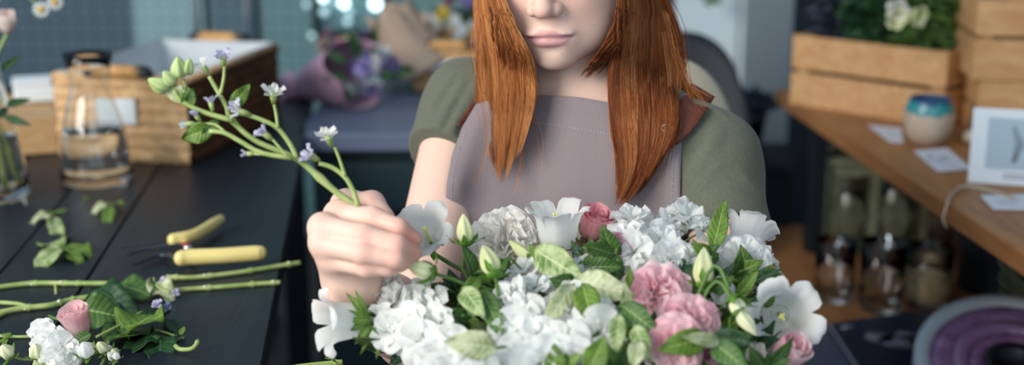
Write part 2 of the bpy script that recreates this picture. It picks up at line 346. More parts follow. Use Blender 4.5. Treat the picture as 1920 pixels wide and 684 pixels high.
# ---------------------------------------------------------------- dark work table
TD = nrm([-.115, .993, 0]); TN = np.array([TD[1], -TD[0], 0]); E0 = np.array([-.275, 1.345, 0])
def tp(lat, s, z=0): return E0+TD*(s-1.345)-TN*lat+np.array([0, 0, z])
TR = np.stack([TN, TD, (0, 0, 1)], 1)
M['table'] = mat('dark_stained_wood', lin('#1a222b'), .42, spec=.45, noise=(9, '#141a22', .8), bump=(14, .35), stretch=(8, .6, 8))
tb = thing('work_table', 'long black-stained plank work table with flower cuttings and a basket on it', 'table', tp(.5, 2.0))
lat = 0; pk = []
for w_ in (.2445, .118, .125, .124, .124, .124, .124, .124):
    pk.append(box(tp(lat+w_/2, 2.0, .752), (w_-.0035, 2.1, .036), TR)); lat += w_
mk('tabletop', pk, M['table'], tb, smooth=False, bevel=.0015)
mk('apron_rail', [box(tp(.06, 2.0, .69), (.03, 1.9, .085), TR)], M['table'], tb, smooth=False, bevel=.002)
mk('apron_rail', [box(tp(1.03, 2.0, .69), (.03, 1.9, .085), TR)], M['table'], tb, smooth=False, bevel=.002)
for (a, s) in ((.06, 1.05), (.06, 2.95), (1.03, 1.05), (1.03, 2.95)): mk('leg', box(tp(a, s, .366), (.055, .055, .732), TR), M['table'], tb, smooth=False, bevel=.002)
# scratch line across the planks
# ---------------------------------------------------------------- wicker basket with white lining
TZ = .77
def weave(a, b, z0, z1, rows, amp=.007, chunk=.046, seed=0, n=90):
    a = np.asarray(a, float); b = np.asarray(b, float); L = np.linalg.norm(b-a); d = (b-a)/L; nn = np.array([d[1], -d[0], 0]); nz = rows*8
    s = np.linspace(0, 1, n)[None, :]; v = np.linspace(0, 1, nz)[:, None]; row = np.floor(v*rows-1e-6); fr = v*rows-row
    ph = (s*L/chunk+row*.5+.33*np.sin(row*7+seed)+fr*.35) % 1
    h = amp*(np.abs(np.sin(math.pi*fr))**.6)*(.22+.78*np.abs(np.sin(math.pi*ph))**.6)*(.8+.2*np.sin(row*5.3+np.floor(s*L/chunk+row*.5)*2.7))+.0015*np.sin(s*L*500+fr*14+row*3)*np.sin(math.pi*fr)
    P = a+d*(s*L)[..., None]+nn*h[..., None]+np.array([0, 0, 1.])*(z0+(z1-z0)*v)[..., None]
    return surf(P)
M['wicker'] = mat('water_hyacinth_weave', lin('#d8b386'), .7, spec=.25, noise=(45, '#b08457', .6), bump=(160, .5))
M['wicker_shaded'] = mat('shaded_weave', lin('#6b4529'), .7, spec=.25, noise=(45, '#3f2616', .8), bump=(160, .5))  # darkened copy of the weave: shade of the basket sides put into the colour
M['linen'] = mat('white_cotton', lin('#ccd2d6'), .85, noise=(8, '#b9c1c8', .6), bump=(60, .3))
M['cane'] = mat('cane_handle', lin('#d0a163'), .5, noise=(70, '#a9743b', .6))
def basket(name, label, cat, FL, FR, BR, BL, H, matf=None, tagw=.085, tag_at=.5, z=TZ, rows=7):
    FL, FR, BR, BL = [np.array([*p[:2], 0.]) for p in (FL, FR, BR, BL)]; mid = (FL+FR+BR+BL)/4
    r = thing(name, label, cat, (*mid[:2], z)); C4 = [FL, FR, BR, BL]
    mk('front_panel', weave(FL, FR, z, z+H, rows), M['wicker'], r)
    mk('side_panel', weave(FR, BR, z, z+H, rows, seed=2), M['wicker_shaded'], r, label='woven side coloured dark for its shade')
    mk('side_panel', weave(BL, FL, z, z+H, rows, seed=4), M['wicker_shaded'], r, label='woven side coloured dark for its shade')
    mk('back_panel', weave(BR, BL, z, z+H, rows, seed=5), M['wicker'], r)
    rim = [tube([a+(0, 0, z+H), b+(0, 0, z+H)], .006, 8) for a, b in ((FL, FR), (FR, BR), (BR, BL), (BL, FL))]; mk('rim', rim, M['wicker'], r)
    inn = [mid+(p-mid)*.955 for p in C4]; t = .008
    V = [p+(0, 0, z+H+.004) for p in [mid+(p-mid)*1.0 for p in C4]]+[p+(0, 0, z+H+.006) for p in inn]+[p+(0, 0, z+.012) for p in [mid+(p-mid)*.90 for p in C4]]
    F = [(i, (i+1) % 4, 4+(i+1) % 4, 4+i) for i in range(4)]+[(4+i, 4+(i+1) % 4, 8+(i+1) % 4, 8+i) for i in range(4)]+[(8, 9, 10, 11)]
    mk('lining', (np.array(V), F), M['linen'], r, smooth=False, solid=.002)
    for (a, b, s_) in ((FL, FR, 1), (BR, BL, 1)):
        d = nrm(b-a); o = np.array([d[1], -d[0], 0])*.004; c = (a+b)/2+(0, 0, z+H); hl = .055
        p = [c-d*hl*1.02+(0, 0, .004)+o, c-d*hl*.95+(0, 0, .012)+o, c-d*hl*.62+(0, 0, .012)+o, c+d*hl*.62+(0, 0, .012)+o, c+d*hl*.95+(0, 0, .012)+o, c+d*hl*1.02+(0, 0, .004)+o]
        h = mk('handle', tube([p[1]+(p[2]-p[1])*.4, p[2], (p[2]+p[3])/2, p[3], p[4]+(p[3]-p[4])*.4], .0115, 12, nz=(0, 0, 1)), M['cane'], r)
        for q0, q1, q2 in ((p[0], p[1], p[2]), (p[5], p[4], p[3])): mk('handle_end', tube(spline([q0, q1, q2, q2+(q2-q1)*.15], 8), .0115, 10), M['black'], h, label='black handle end')
    d = nrm(FR-FL); o = np.array([d[1], -d[0], 0]); c = FL+(FR-FL)*tag_at+(0, 0, z+H*.62)+o*.0095
    mk('label_card', box(c, (tagw, .0025, H*.30), np.stack([d, -o, (0, 0, 1)], 1)), M['whitepaper'], r, smooth=False, label='blank white label card on the front')
    return r
bFR = np.array([-.563, 2.185, 0]); bBR = np.array([-.482, 2.60, 0]); bd = nrm(bBR-bFR); bx = np.array([bd[1], -bd[0], 0])
basket('wicker_basket', 'rectangular wicker basket with white lining and blank label on the black table', 'basket', bFR-bx*.25, bFR, bBR, bBR-bx*.25, .150, tagw=.072, tag_at=.48)
# ---------------------------------------------------------------- glass carafe with water
def carafe(name, label, c, prof, water_h, stems=False, group=None):
    prof = np.array(prof, float); r = thing(name, label, 'carafe' if not stems else 'vase', c, group)
    th_ = .0016; inner = [(max(.0002, a-th_), b) for a, b in prof[::-1] if b > .007]; inner.append((.0002, .007))
    mk('glass_body', lathe(list(prof)+inner, c, 48), M['glass'], r)
    if water_h:
        z = [.0075]+list(np.linspace(.010, water_h, 10)); R = [np.interp(q, prof[:, 1], prof[:, 0])-th_-.0003 for q in z]
        mk('water', lathe([(.0002, .0075)]+list(zip(R, z))+[(.0002, water_h)], c, 48), M['water'], r)
    return r
cc_ = ON(183, 340, TZ); cc_[2] = TZ+.0005
carafe('glass_carafe', 'clear glass carafe half full of water beside the wicker basket', cc_, [(.0002, 0), (.050, 0), (.0565, .004), (.0590, .010), (.0575, .03), (.0530, .07), (.0475, .100), (.0385, .130), (.0315, .152), (.0310, .168), (.0345, .190), (.0405, .214)], .092)
vc_ = ON(-6, 372, TZ); vc_[2] = TZ+.0005
vs = carafe('glass_vase', 'tall clear glass vase of stems at the left edge of the table', vc_, [(.0002, 0), (.045, 0), (.0505, .005), (.052, .012), (.048, .05), (.0415, .105), (.034, .150), (.026, .185), (.0235, .215), (.026, .235)], .100, True)
for k in range(5):
    a = k*1.3; mk_ = None
M['pink_pale'] = mat('blush_white_petal', lin('#f0d9d6'), .55, spec=.2, transl=.4, noise=(30, '#fbf1ea', .8))
vg = 'flowers standing in the tall glass vase'
def vase_flower(name, label, cat, base, top, headfn, r=.0022, via=()):
    t = thing(name, label, cat, base); q = spline([base, vc_+(base-vc_)*.3+(0, 0, .20)]+list(via)+[top], 20); mk('stem', tube(q, r, 7), M['stem'], t); headfn(t, top, nrm(q[-1]-q[-2])); return t
def vrose(t, top, d): mk('bloom', [xf(p, basis(nrm(np.array([.25, -.45, .9]))), top-d*.0, 1.15) for p in rose(4, 1.0, .2, 10)], M['pink_pale'], t)
def vdaisy(t, top, d):
    B_ = basis(nrm(CAM-top+np.array([0, 0, .4]))); mk('petals', [xf(petal(k*2*math.pi/13, D(22), .010, D(85), D(100), .003, 0), B_, top) for k in range(13)], M['petal'], t, solid=.0003)
    mk('flower_centre', xf(lathe([(.0042, -.001), (.0042, .001), (.003, .003), (.0001, .004)], sides=16), B_, top), mat('daisy_yellow', lin('#e5b62c'), .7), t)
def vleaves(t, top, d):
    g = random.Random(int(top[0]*1e4)); 
    for k in range(9):
        a = top+np.array([g.uniform(-.02, .02), g.uniform(-.02, .02), g.uniform(-.14, .01)]); mk('leaf', leaf_between(a, a+np.array([g.uniform(-.04, .05), g.uniform(-.03, .03), g.uniform(-.02, .03)]), .013, seed=k), M['leaf_dark'], t, solid=.0003)
vase_flower('rose', 'pale pink rose bloom standing in the tall vase at the left edge', 'rose', vc_+(.01, .0, .012), PT(14, 62, 1.93), vrose, .0026, [PT(-10, 110, 1.93)])
vase_flower('daisy', 'tiny white daisy with a yellow centre above the carafe', 'daisy', vc_+(-.012, .01, .012), PT(77, 18, 1.95), vdaisy, .0011, [PT(-30, 60, 1.94), PT(20, -25, 1.95)])
vase_flower('daisy', 'small daisy beside the larger one, partly above the frame', 'daisy', vc_+(-.02, -.01, .012), PT(103, 4, 1.99), vdaisy, .0010, [PT(-34, 40, 1.94), PT(30, -60, 1.96)])
vase_flower('greenery', 'dark leafy stem hanging at the rim of the tall vase', 'greenery', vc_+(.02, -.012, .012), PT(-8, 110, 1.90), vleaves)
vase_flower('greenery', 'thin bare stem in the tall vase pointing at the table', 'greenery', vc_+(-.025, .015, .012), PT(2, 190, 1.93), lambda *a: None, .0028)
for i in range(5):
    a = i*1.26; b_ = vc_+np.array([math.cos(a)*.034, math.sin(a)*.034, .012]); t_ = vc_+np.array([-math.cos(a)*.012, -math.sin(a)*.012, .26])
    s_ = thing('flower_cutting', 'green stem standing in the water of the tall vase', 'stem', b_, vg); mk('stem', tube(spline([b_, (b_+t_)/2, t_], 10), .0028, 7), M['stem'], s_)
# wooden tray with a paper box behind the carafe
M['pine'] = woodmat('light_pine', '#c9a77a', '#b88f5f', (2, 9, 9), .55); M['pine2'] = woodmat('pine_crate', '#cfa678', '#b98756', (1.2, 9, 9), .55)
t1 = thing('wooden_tray', 'light wooden box with sloping lid behind the carafe', 'tray', (-.95, 2.38, TZ)); Rt = rz(D(20))
def tl(x, y, z): return Rt@np.array([x, y, 0])+np.array([-.945, 2.345, TZ+z])
mk('tray_body', [box(tl(0, 0, .012), (.26, .22, .022), Rt), box(tl(.0, .105, .045), (.26, .012, .06), Rt), box(tl(-.124, 0, .04), (.012, .22, .05), Rt), box(tl(.124, 0, .04), (.012, .22, .05), Rt), box(tl(.0, -.105, .030), (.26, .012, .055), Rt)], M['pine'], t1, smooth=False, bevel=.002)
mk('lid', box(tl(0, 0, .066), (.262, .222, .010), Rt@rx(D(2))), M['pine'], t1, smooth=False, bevel=.002)
t2 = thing('paper_box', 'low white paper box on the light wooden box behind the carafe', 'box', tl(.02, .05, .082))
mk('box_body', box(tl(.062, .04, .091), (.09, .065, .034), Rt), M['whitepaper'], t2, smooth=False, bevel=.006); mk('box_lid', box(tl(.062, .04, .112), (.093, .068, .010), Rt), M['whitepaper'], t2, smooth=False, bevel=.003)
# chrome stand behind the basket
cs = thing('chrome_stand', 'chrome upright stand of two poles behind the wicker basket', 'stand', (PT(420, 60, 3.3)[0], PT(420, 60, 3.3)[1], 0))
for px in (368, 464):
    p = PT(px, 30, 3.3); mk('pole', tube([(p[0], p[1], .03), (p[0], p[1], 2.0)], .0085, 14), M['chrome'], cs); mk('shadow_band', tube([(p[0]+.022, p[1]+.02, .03), (p[0]+.022, p[1]+.02, 2.0)], .007, 10), M['black'], cs)  # the black tube beside each chrome pole stands in for a dark shadow band
    mk('foot', box((p[0], p[1], .015), (.03, .30, .03)), M['black'], cs, smooth=False, bevel=.003)
pA, pB = PT(368, 30, 3.3), PT(464, 30, 3.3); mk('crossbar', tube([(pA[0], pA[1], 1.96), (pB[0], pB[1], 1.96)], .008, 12), M['chrome'], cs)
# ---------------------------------------------------------------- rear cabinet with wrapped bouquets
M['greyblue'] = mat('grey_blue_paint', lin('#66738a'), .45, noise=(5, '#596580', .5)); M['teald'] = mat('dark_teal_paint', lin('#203a42'), .5, noise=(4, '#1a3038', .5))
rc = thing('display_counter', 'grey-blue topped counter with dark teal front behind the seated woman', 'counter', (-.13, 2.85, 0))
mk('counter_top', box((-.125, 2.84, .752), (.59, .80, .036)), M['greyblue'], rc, smooth=False, bevel=.004)
mk('counter_body', box((-.125, 2.86, .367), (.55, .72, .734)), M['teald'], rc, smooth=False, bevel=.003)
dr = []
for k in range(2):
    d_ = mk('drawer', box((-.26+.27*k, 2.493, .60), (.25, .018, .20)), M['teald'], rc, smooth=False, bevel=.003); mk('handle', tube([(-.31+.27*k, 2.474, .60), (-.21+.27*k, 2.474, .60)], .005, 8), M['black'], d_)
for k in range(2): mk('door', box((-.26+.27*k, 2.493, .27), (.25, .018, .42)), M['teald'], rc, smooth=False, bevel=.003)
def blobbloom(root, c, R, n, mats, seed, s=1.0, leafm='leaf_dark'):
    g = random.Random(seed)
    for k in range(n):
        v = nrm([g.gauss(0, 1), g.gauss(0, 1), g.gauss(0, 1)]); p = c+v*R*np.array([1, 1, .9])*g.uniform(.6, 1)
        if k % 3 == 2: mk('leaf', leaf_between(p, p+v*.05*s+np.array([0, 0, .01]), .022*s, seed=k), M[leafm], root)
        else: mk('bloom', [xf(q, basis(v), p, s*g.uniform(.8, 1.2)) for q in stock_floret(k+seed)], M[g.choice(mats)], root)
def cone(a, b, r0, r1, seed=0, ruf=.012, n=48):
    a = np.asarray(a, float); b = np.asarray(b, float); B_ = basis(b-a); L = np.linalg.norm(b-a); th = np.linspace(0, 2*math.pi, n, endpoint=False)[None]; v = np.linspace(0, 1, 14)[:, None]
    r = (r0+(r1-r0)*v**.8)*(1+.10*np.sin(3*th+seed)*v)+ruf*v*v*np.sin(9*th+seed*2); z = L*v*(1+.08*np.sin(4*th+seed)*v)
    P = np.stack([r*np.cos(th), r*np.sin(th), z+0*th], -1)@B_.T+a; return surf(P, True)
M['pinkpaper'] = mat('pink_paper', lin('#cfabc2'), .6, noise=(14, '#b083a5', .7), bump=(25, .5), transl=.15); M['kraft'] = mat('kraft_paper', lin('#b7a08d'), .7, noise=(10, '#c2ad98', .7), bump=(25, .5), transl=.15)
M['maroon'] = mat('maroon_petal', lin('#5d3a52'), .7, noise=(50, '#7c5a74', .7)); M['yel'] = mat('yellow_petal', lin('#c9b13d'), .6); M['purple'] = mat('purple_petal', lin('#6b5f97'), .6, noise=(50, '#8d86b8', .7)); M['dusty'] = mat('dusty_blue_petal', lin('#6c7f92'), .6, noise=(50, '#9db0bb', .8))
CT = .772
w1 = thing('wrapped_bouquet', 'bouquet in pink paper lying on the grey-blue counter, flowers to the right', 'bouquet', PT(640, 188, 2.80)*[1, 1, 0]+[0, 0, CT])
a = PT(572, 160, 2.84); b_ = PT(668, 132, 2.72); mk('wrapping_paper', cone(a, b_, .030, .074, 0, .001), M['pinkpaper'], w1, solid=.001); mk('paper_tail', cone(a, a+(a-b_)*.30, .016, .032, 3), M['pinkpaper'], w1, solid=.001); mk('ribbon', tube([a+basis(b_-a)@np.array([math.cos(t)*.021, math.sin(t)*.021, 0]) for t in np.linspace(0, 6.283, 17)], .004, 6, False), M['maroon'], w1)
blobbloom(w1, PT(694, 131, 2.69), .058, 32, ['petal', 'dusty', 'purple', 'dusty'], 2, 1.0)
w2 = thing('wrapped_bouquet', 'large bouquet in beige paper standing tilted on the counter', 'bouquet', PT(745, 150, 2.98)*[1, 1, 0]+[0, 0, CT])
mk('wrapping_paper', cone(PT(785, 128, 2.96), PT(728, 20, 2.92), .085, .050, 2, .003), M['kraft'], w2, solid=.001); mk('paper_collar', cone(PT(758, 110, 2.96), PT(775, 40, 2.98), .040, .062, 5, .012), M['kraft'], w2, solid=.001)
blobbloom(w2, PT(690, 96, 2.93), .040, 16, ['maroon', 'coral', 'maroon', 'purple'], 5, .9); blobbloom(w2, PT(755, 112, 2.92), .022, 8, ['maroon', 'purple'], 9, .8)
w3 = thing('dried_bouquet', 'small bunch of dried maroon flowers left of the beige bouquet', 'bouquet', PT(620, 110, 2.98)*[1, 1, 0]+[0, 0, CT])
mk('stem', [tube(spline([PT(650, 150, 2.98), PT(620+8*k, 110, 2.98), PT(590+12*k, 70+6*(k % 3), 2.98)], 8), .002, 5) for k in range(6)], M['stem_dark'], w3); blobbloom(w3, PT(620, 80, 2.98), .036, 14, ['maroon', 'kraft', 'coral'], 13, .7, 'leaf_pale')
q0 = PT(778, 172, 3.0); q1 = PT(858, 166, 3.0)
basket('wicker_box', 'small wicker box with blank label on the counter behind the light sleeve', 'basket', (q0[0], 2.90), (q0[0]+.17, 2.88), (q0[0]+.19, 3.06), (q0[0]+.02, 3.08), .095, tagw=.065, tag_at=.45, z=CT, rows=5)
w4 = thing('white_bouquet', 'white lily and yellow bloom bunch above the small wicker box', 'bouquet', PT(840, 80, 3.12)*[1, 1, 0]+[0, 0, CT])
mk('lily_bloom', xf(bell(2.0, 3), basis((-.15, -.5, .8)), PT(835, 105, 3.13)), M['petal'], w4, solid=.0008); mk('lily_bloom', xf(bell(1.7, 5), basis((.5, -.7, .2)), PT(858, 92, 3.13)), M['petal'], w4, solid=.0008)
mk('yellow_bloom', [xf(q, basis((0, -1, .3)), PT(830, 27, 3.1), 1.0) for q in stock_floret(77)], M['yel'], w4); mk('foliage', [leaf_between(PT(840+6*(k % 5), 75-6*(k//5), 3.15), PT(815+22*(k % 5), 60-24*(k//5), 3.14), .045, seed=k) for k in range(15)], M['leaf_dark'], w4, solid=.0005); blobbloom(w4, PT(868, 20, 3.15), .05, 14, ['maroon', 'purple', 'maroon'], 21, 1.1)
mk('stem', [tube([PT(838, 100, 3.14), PT(843, 158, 3.14)], .006, 6), tube([PT(830, 27, 3.1), PT(842, 150, 3.14)], .003, 6), tube([PT(868, 20, 3.16), PT(846, 150, 3.15)], .004, 6)], M['stem_dark'], w4)
vv_ = PT(845, 160, 3.14); mk('vase', lathe([(.0002, .0), (.035, .0), (.042, .03), (.036, .07), (.038, .075), (.033, .07), (.038, .03), (.031, .005), (.0002, .005)], (vv_[0], vv_[1], CT), 28), M['whitepaper'], w4)
# ---------------------------------------------------------------- white cabinet, dark chair, her own chair
M['pale'] = mat('pale_blue_white_paint', lin('#cfdde4'), .45, noise=(2, '#c3d3dd', .4))
wc = thing('tall_cabinet', 'tall pale blue-white cabinet behind the wooden crates', 'cabinet', (.62, 3.5, 0))
pa, pb, pc = PT(1268, 100, 3.55), PT(1392, 100, 3.30), PT(1488, 60, 3.42)
V = np.array([(*p[:2], z) for z in (.06, 2.1) for p in (pa, pb, pc, pa+(pc-pb))]); F = [(0, 1, 5, 4), (1, 2, 6, 5), (2, 3, 7, 6), (3, 0, 4, 7), (4, 5, 6, 7), (3, 2, 1, 0)]
mk('cabinet_body', (V, F), M['pale'], wc, smooth=False, bevel=.006)
V2 = V.copy(); V2[:4, 2] = 0; V2[4:, 2] = .06; m2 = V2[:, :2].mean(0); V2[:, :2] = m2+(V2[:, :2]-m2)*.94; mk('plinth', (V2, F), M['black'], wc, smooth=False)
n1 = nrm(np.cross((pb-pa)*[1, 1, 0], (0, 0, 1))); dd1 = nrm((pb-pa)*[1, 1, 0]); cm = (pa+pb)/2*[1, 1, 0]+n1*.011
mk('door', box(cm+(0, 0, 1.08), (np.linalg.norm((pb-pa)[:2])-.02, .018, 1.98), np.stack([dd1, -n1, (0, 0, 1)], 1)), M['pale'], wc, smooth=False, bevel=.004)
vine = thing('trailing_vine', 'green vine tip hanging in front of the pale cabinet', 'plant', PT(1325, -60, 3.2))
mk('stem', tube(spline([PT(1345, -120, 3.25), PT(1335, -50, 3.2), PT(1322, 2, 3.18)], 8), .002, 6), M['stem_dark'], vine)
for k, (x, y, x2, y2) in enumerate(((1335, -12, 1352, 10), (1330, -20, 1308, -4), (1325, -2, 1334, 12), (1338, -50, 1360, -35))): mk('leaf', leaf_between(PT(x, y, 3.18), PT(x2, y2, 3.17), .022, seed=k), M['leaf'], vine, solid=.0004)
def shell_chair(name, label, c, yaw, Wd, zt, mat_, legm, seat_z=.44, zb=None, depth=.42):
    r = thing(name, label, 'chair', (c[0], c[1], 0)); R_ = rz(yaw); c = np.array([c[0], c[1], 0.])
    u = np.linspace(-1, 1, 33)[None, :]; v = np.linspace(0, 1, 18)[:, None]; hh = (zt-seat_z)
    hgt = seat_z+hh*v*(1-.40*np.abs(u)**3.2); th = u*1.25; rad = Wd/2*1.05
    x = rad*np.sin(th)*(1+.08*v); y = rad*np.cos(th)*.85+.10*v-.08
    P = np.stack([x+0*v, y+0*u, hgt], -1)@R_.T+c; mk('backrest', surf(P), mat_, r, solid=.022)
    rr = np.linspace(0, 1, 8)[:, None]; tt = np.linspace(0, 2*math.pi, 32, endpoint=False)[None, :]
    P = np.stack([rr*rad*np.cos(tt)*1.0, rr*rad*np.sin(tt)*.85-.08, seat_z-.012*(1-rr*rr)+0*tt], -1)@R_.T+c; mk('seat', surf(P, True), mat_, r, solid=.03)
    for sx in (-1, 1):
        for sy in (-1, 1): mk('leg', tube([R_@np.array([sx*Wd*.28, sy*.14-.06, seat_z-.01])+c, R_@np.array([sx*Wd*.42, sy*.21-.06, .0])+c], [.017, .011], 12), legm, r)
    return r
M['cream'] = mat('cream_plastic', lin('#c9bda5'), .5); M['beech'] = woodmat('beech', '#b08a5e', '#9b7549', (9, 9, 1.5))
hc = PT(1235, 150, 1.85); zt_ = PT(1270, 137, 1.93)[2]
M['charcoal'] = mat('charcoal_shell', lin('#151d27'), .6)
kk = PT(1285, 100, 2.95); 
shell_chair('shell_chair', 'cream rounded chair the woman sits on', (.160, 1.66), D(-12), .28, zt_+.045, M['cream'], M['beech'], seat_z=.435)
ch2 = PT(1262, 90, 3.02)
shell_chair('lounge_chair', 'dark charcoal high-backed chair in front of the pale cabinet', (.355, 2.62), D(6), .30, PT(1300, 62, 2.75)[2], M['charcoal'], M['black'], seat_z=.46)
# ---------------------------------------------------------------- wooden shelf bench on the right
M['shelfw'] = woodmat('oak_shelf', '#a87548', '#8c5c36', (8, .8, 8), .5)
SE0 = np.array([.687, 1.639, 0]); SD = nrm([-.068, .968, 0]); SN = np.array([SD[1], -SD[0], 0]); SR_ = np.stack([SN, SD, (0, 0, 1)], 1)
def sp_(lat, s, z): return SE0+SD*(s-1.639)+SN*lat+np.array([0, 0, z])
sh = thing('shelf_unit', 'two-tier wooden shelf with black legs carrying crates, cards and glasses', 'shelf', sp_(.35, 2.0, 0)*[1, 1, 0])
mk('top_board', box(sp_(.42, 1.93, .764), (.84, 1.90, .032), SR_), M['shelfw'], sh, smooth=False, bevel=.003)
mk('lower_board', box(sp_(.33, 1.93, .434), (1.06, 1.96, .030), SR_), M['shelfw'], sh, smooth=False, bevel=.003)
for (a, s) in ((.05, 2.70), (.80, 2.70), (.05, 1.05), (.80, 1.05)): mk('leg', box(sp_(a, s, .374), (.035, .035, .748), SR_), M['black'], sh, smooth=False, bevel=.002)
mk('back_rail', box(sp_(.80, 1.9, .62), (.02, 1.6, .05), SR_), M['black'], sh, smooth=False)
SZ = .7805
def crate(name, label, c0, dirx, Lx, Ly, z, slats, group=None, t=.012, gap=.008):
    """c0: near left bottom corner, dirx: along the front"""
    d = nrm([*dirx[:2], 0]); n = np.array([-d[1], d[0], 0]); R_ = np.stack([d, n, (0, 0, 1)], 1); H = sum(slats)+gap*(len(slats)-1)
    c = np.array([c0[0], c0[1], 0.])+d*Lx/2+n*Ly/2; r = thing(name, label, 'crate', (c[0], c[1], z), group); zz = z
    def B(x, y, zc, s): return box(c+d*x+n*y+np.array([0, 0, zc]), s, R_)
    for h in slats:
        zc = zz+h/2
        for (x, y, s) in ((0, -Ly/2+t/2, (Lx, t, h)), (0, Ly/2-t/2, (Lx, t, h)), (-Lx/2+t/2, 0, (t, Ly-2*t, h)), (Lx/2-t/2, 0, (t, Ly-2*t, h))): mk('slat', B(x, y, zc, s), M['pine2'], r, smooth=False, bevel=.0015)
        zz += h+gap
    for sx in (-1, 1):
        for sy in (-1, 1): mk('corner_post', B(sx*(Lx/2-t-.011), sy*(Ly/2-t-.011), z+H/2, (.022, .022, H-.002)), M['pine2'], r, smooth=False)
    mk('base_board', B(0, 0, z+.012, (Lx-2*t, Ly-2*t, .008)), M['pine2'], r, smooth=False); return r, c, H
cA = np.array([.593, 2.694]); cB = np.array([.838, 2.447])
r1, cc1, H1 = crate('wooden_crate', 'pine crate planted with dark leafy greenery on the shelf', cA, cB-cA, .350, .25, SZ, [.070, .070])
r2, cc2, H2 = crate('wooden_crate', 'lower pine crate of the stack behind the picture card', (.872, 2.355), (1, -.16), .34, .24, SZ, [.047, .055])
r3, cc3, H3 = crate('wooden_crate', 'upper pine crate on top of the stack at the right edge', (.855, 2.350), (1, -.14), .35, .25, SZ+H2+.001, [.075, .065])
# plants in the crate
def bushy(label, c, z0, h, R, n, leafm, seed, extra=None, lw=.013, ll=.036):
    g = random.Random(seed); r = thing('potted_plant', label, 'plant', (c[0], c[1], z0)); lv = []; stq = []
    for k in range(9):
        a = g.uniform(0, 6.28); rr = R*math.sqrt(g.random()); tip = np.array([c[0]+rr*math.cos(a), c[1]+rr*math.sin(a), z0+.10+h*g.uniform(.7, 1)]); stq.append(tube(spline([(c[0], c[1], z0+.08), (c[0]+rr*.4*math.cos(a), c[1]+rr*.4*math.sin(a), z0+.1+h*.5), tip], 7), .0015, 5))
    for k in range(n):
        a = g.uniform(0, 6.28); rr = R*math.sqrt(g.random()); p = np.array([c[0]+rr*math.cos(a), c[1]+rr*math.sin(a), z0+.11+h*g.random()]); v = nrm([g.gauss(0, 1), g.gauss(0, 1), g.gauss(.3, .7)]); lv.append(leaf_between(p, p+v*ll*g.uniform(.6, 1.2), lw*g.uniform(.7, 1.3), face=(g.gauss(0, .5), -1, g.gauss(.6, .5)), seed=k, nu=3, nv=6) if False else xf(leafshape(ll*g.uniform(.6, 1.2), lw*g.uniform(.8, 1.3), .3, .5, 0, .05, k, nu=3, nv=6), np.stack([nrm(np.cross(v, (.3, -.7, .6))), v, nrm(np.cross(nrm(np.cross(v, (.3, -.7, .6))), v))], 1), p))
    mk('pot', lathe([(.0002, .001), (.035, .001), (.046, .085), (.049, .085), (.049, .09), (.043, .09), (.0002, .08)], (c[0], c[1], z0), 24), M['black'], r)
    mk('stem', stq, M['stem_dark'], r); mk('foliage', lv, M[leafm], r)
    if extra: extra(r)
    return r
cd1 = nrm([*(cB-cA), 0]); cn1 = np.array([-cd1[1], cd1[0], 0]); z_ = SZ+.017
def cpt(x, y): return cc1+cd1*x+cn1*y
M['leaf_navy'] = leafmat('leaf_blue_dark', '#2c3f50', '#4a5f6a', c2='#38324f')
bushy('dark blue-violet leafy plant at the left end of the planted crate', cpt(-.115, -.04), z_, .17, .062, 330, 'leaf_navy', 1)
def lilyx(r):
    for k, (x, y) in enumerate(((1685, 14), (1672, 30), (1706, 26))): mk('bloom', xf(bell(.62, k), basis((-.3+.4*k, -.8, -.1)), PT(x, y, 2.36)), M['bud'] if k else M['petal_cream'], r)
bushy('fine-leaved green plant in the middle of the planted crate', cpt(-.02, -.04), z_, .15, .070, 420, 'leaf_dark', 2)
bushy('green plant with pale lily blooms at the near end of the crate', cpt(.085, -.045), z_, .15, .068, 420, 'leaf', 3, lilyx)
bushy('yellow-green tipped plant at the right corner of the planted crate', cpt(.115, .055), z_, .15, .055, 300, 'leaf_bright', 4, lw=.009, ll=.05)
bushy('dark bushy plant in the back of the planted crate', cpt(-.02, .06), z_, .18, .075, 420, 'leaf_dark', 5)
bushy('dark plant in the back left of the planted crate', cpt(-.12, .055), z_, .18, .055, 260, 'leaf_dark', 6)
# ceramic pot
M['ceramic'] = mat('speckled_cream_glaze', lin('#cdbca9'), .35, spec=.5, coat=.4, noise=(180, '#b39c87', .5))
nt = M['ceramic'].node_tree; b = nt.nodes['Principled BSDF']; src = b.inputs['Base Color'].links[0].from_socket; tc = nt.nodes.new('ShaderNodeTexCoord'); sx_ = nt.nodes.new('ShaderNodeSeparateXYZ'); nt.links.new(tc.outputs['Object'], sx_.inputs[0])
nz = nt.nodes.new('ShaderNodeTexNoise'); nz.inputs['Scale'].default_value = 28; nt.links.new(tc.outputs['Object'], nz.inputs[0])
hh = mth(nt, 'ADD', sx_.outputs[2], mth(nt, 'MULTIPLY', mth(nt, 'SUBTRACT', nz.outputs[0], .5), .030)); f1 = nt.nodes.new('ShaderNodeMapRange'); nt.links.new(hh, f1.inputs[0]); f1.inputs[1].default_value = .056; f1.inputs[2].default_value = .062
f2 = nt.nodes.new('ShaderNodeMapRange'); nt.links.new(hh, f2.inputs[0]); f2.inputs[1].default_value = .076; f2.inputs[2].default_value = .081
c1 = mixc(nt, f1.outputs[0], src, lin('#2f8c93')); c2_ = mixc(nt, f2.outputs[0], c1, lin('#1f4a74')); nt.links.new(c2_, b.inputs['Base Color'])
pc_ = ON(1738, 268, SZ); pc_[2] = SZ
pot = thing('ceramic_pot', 'round cream ceramic pot with teal glazed rim on the shelf', 'pot', pc_)
M['glaze_in'] = mat('violet_glaze', lin('#4a3a63'), .3, coat=.5)
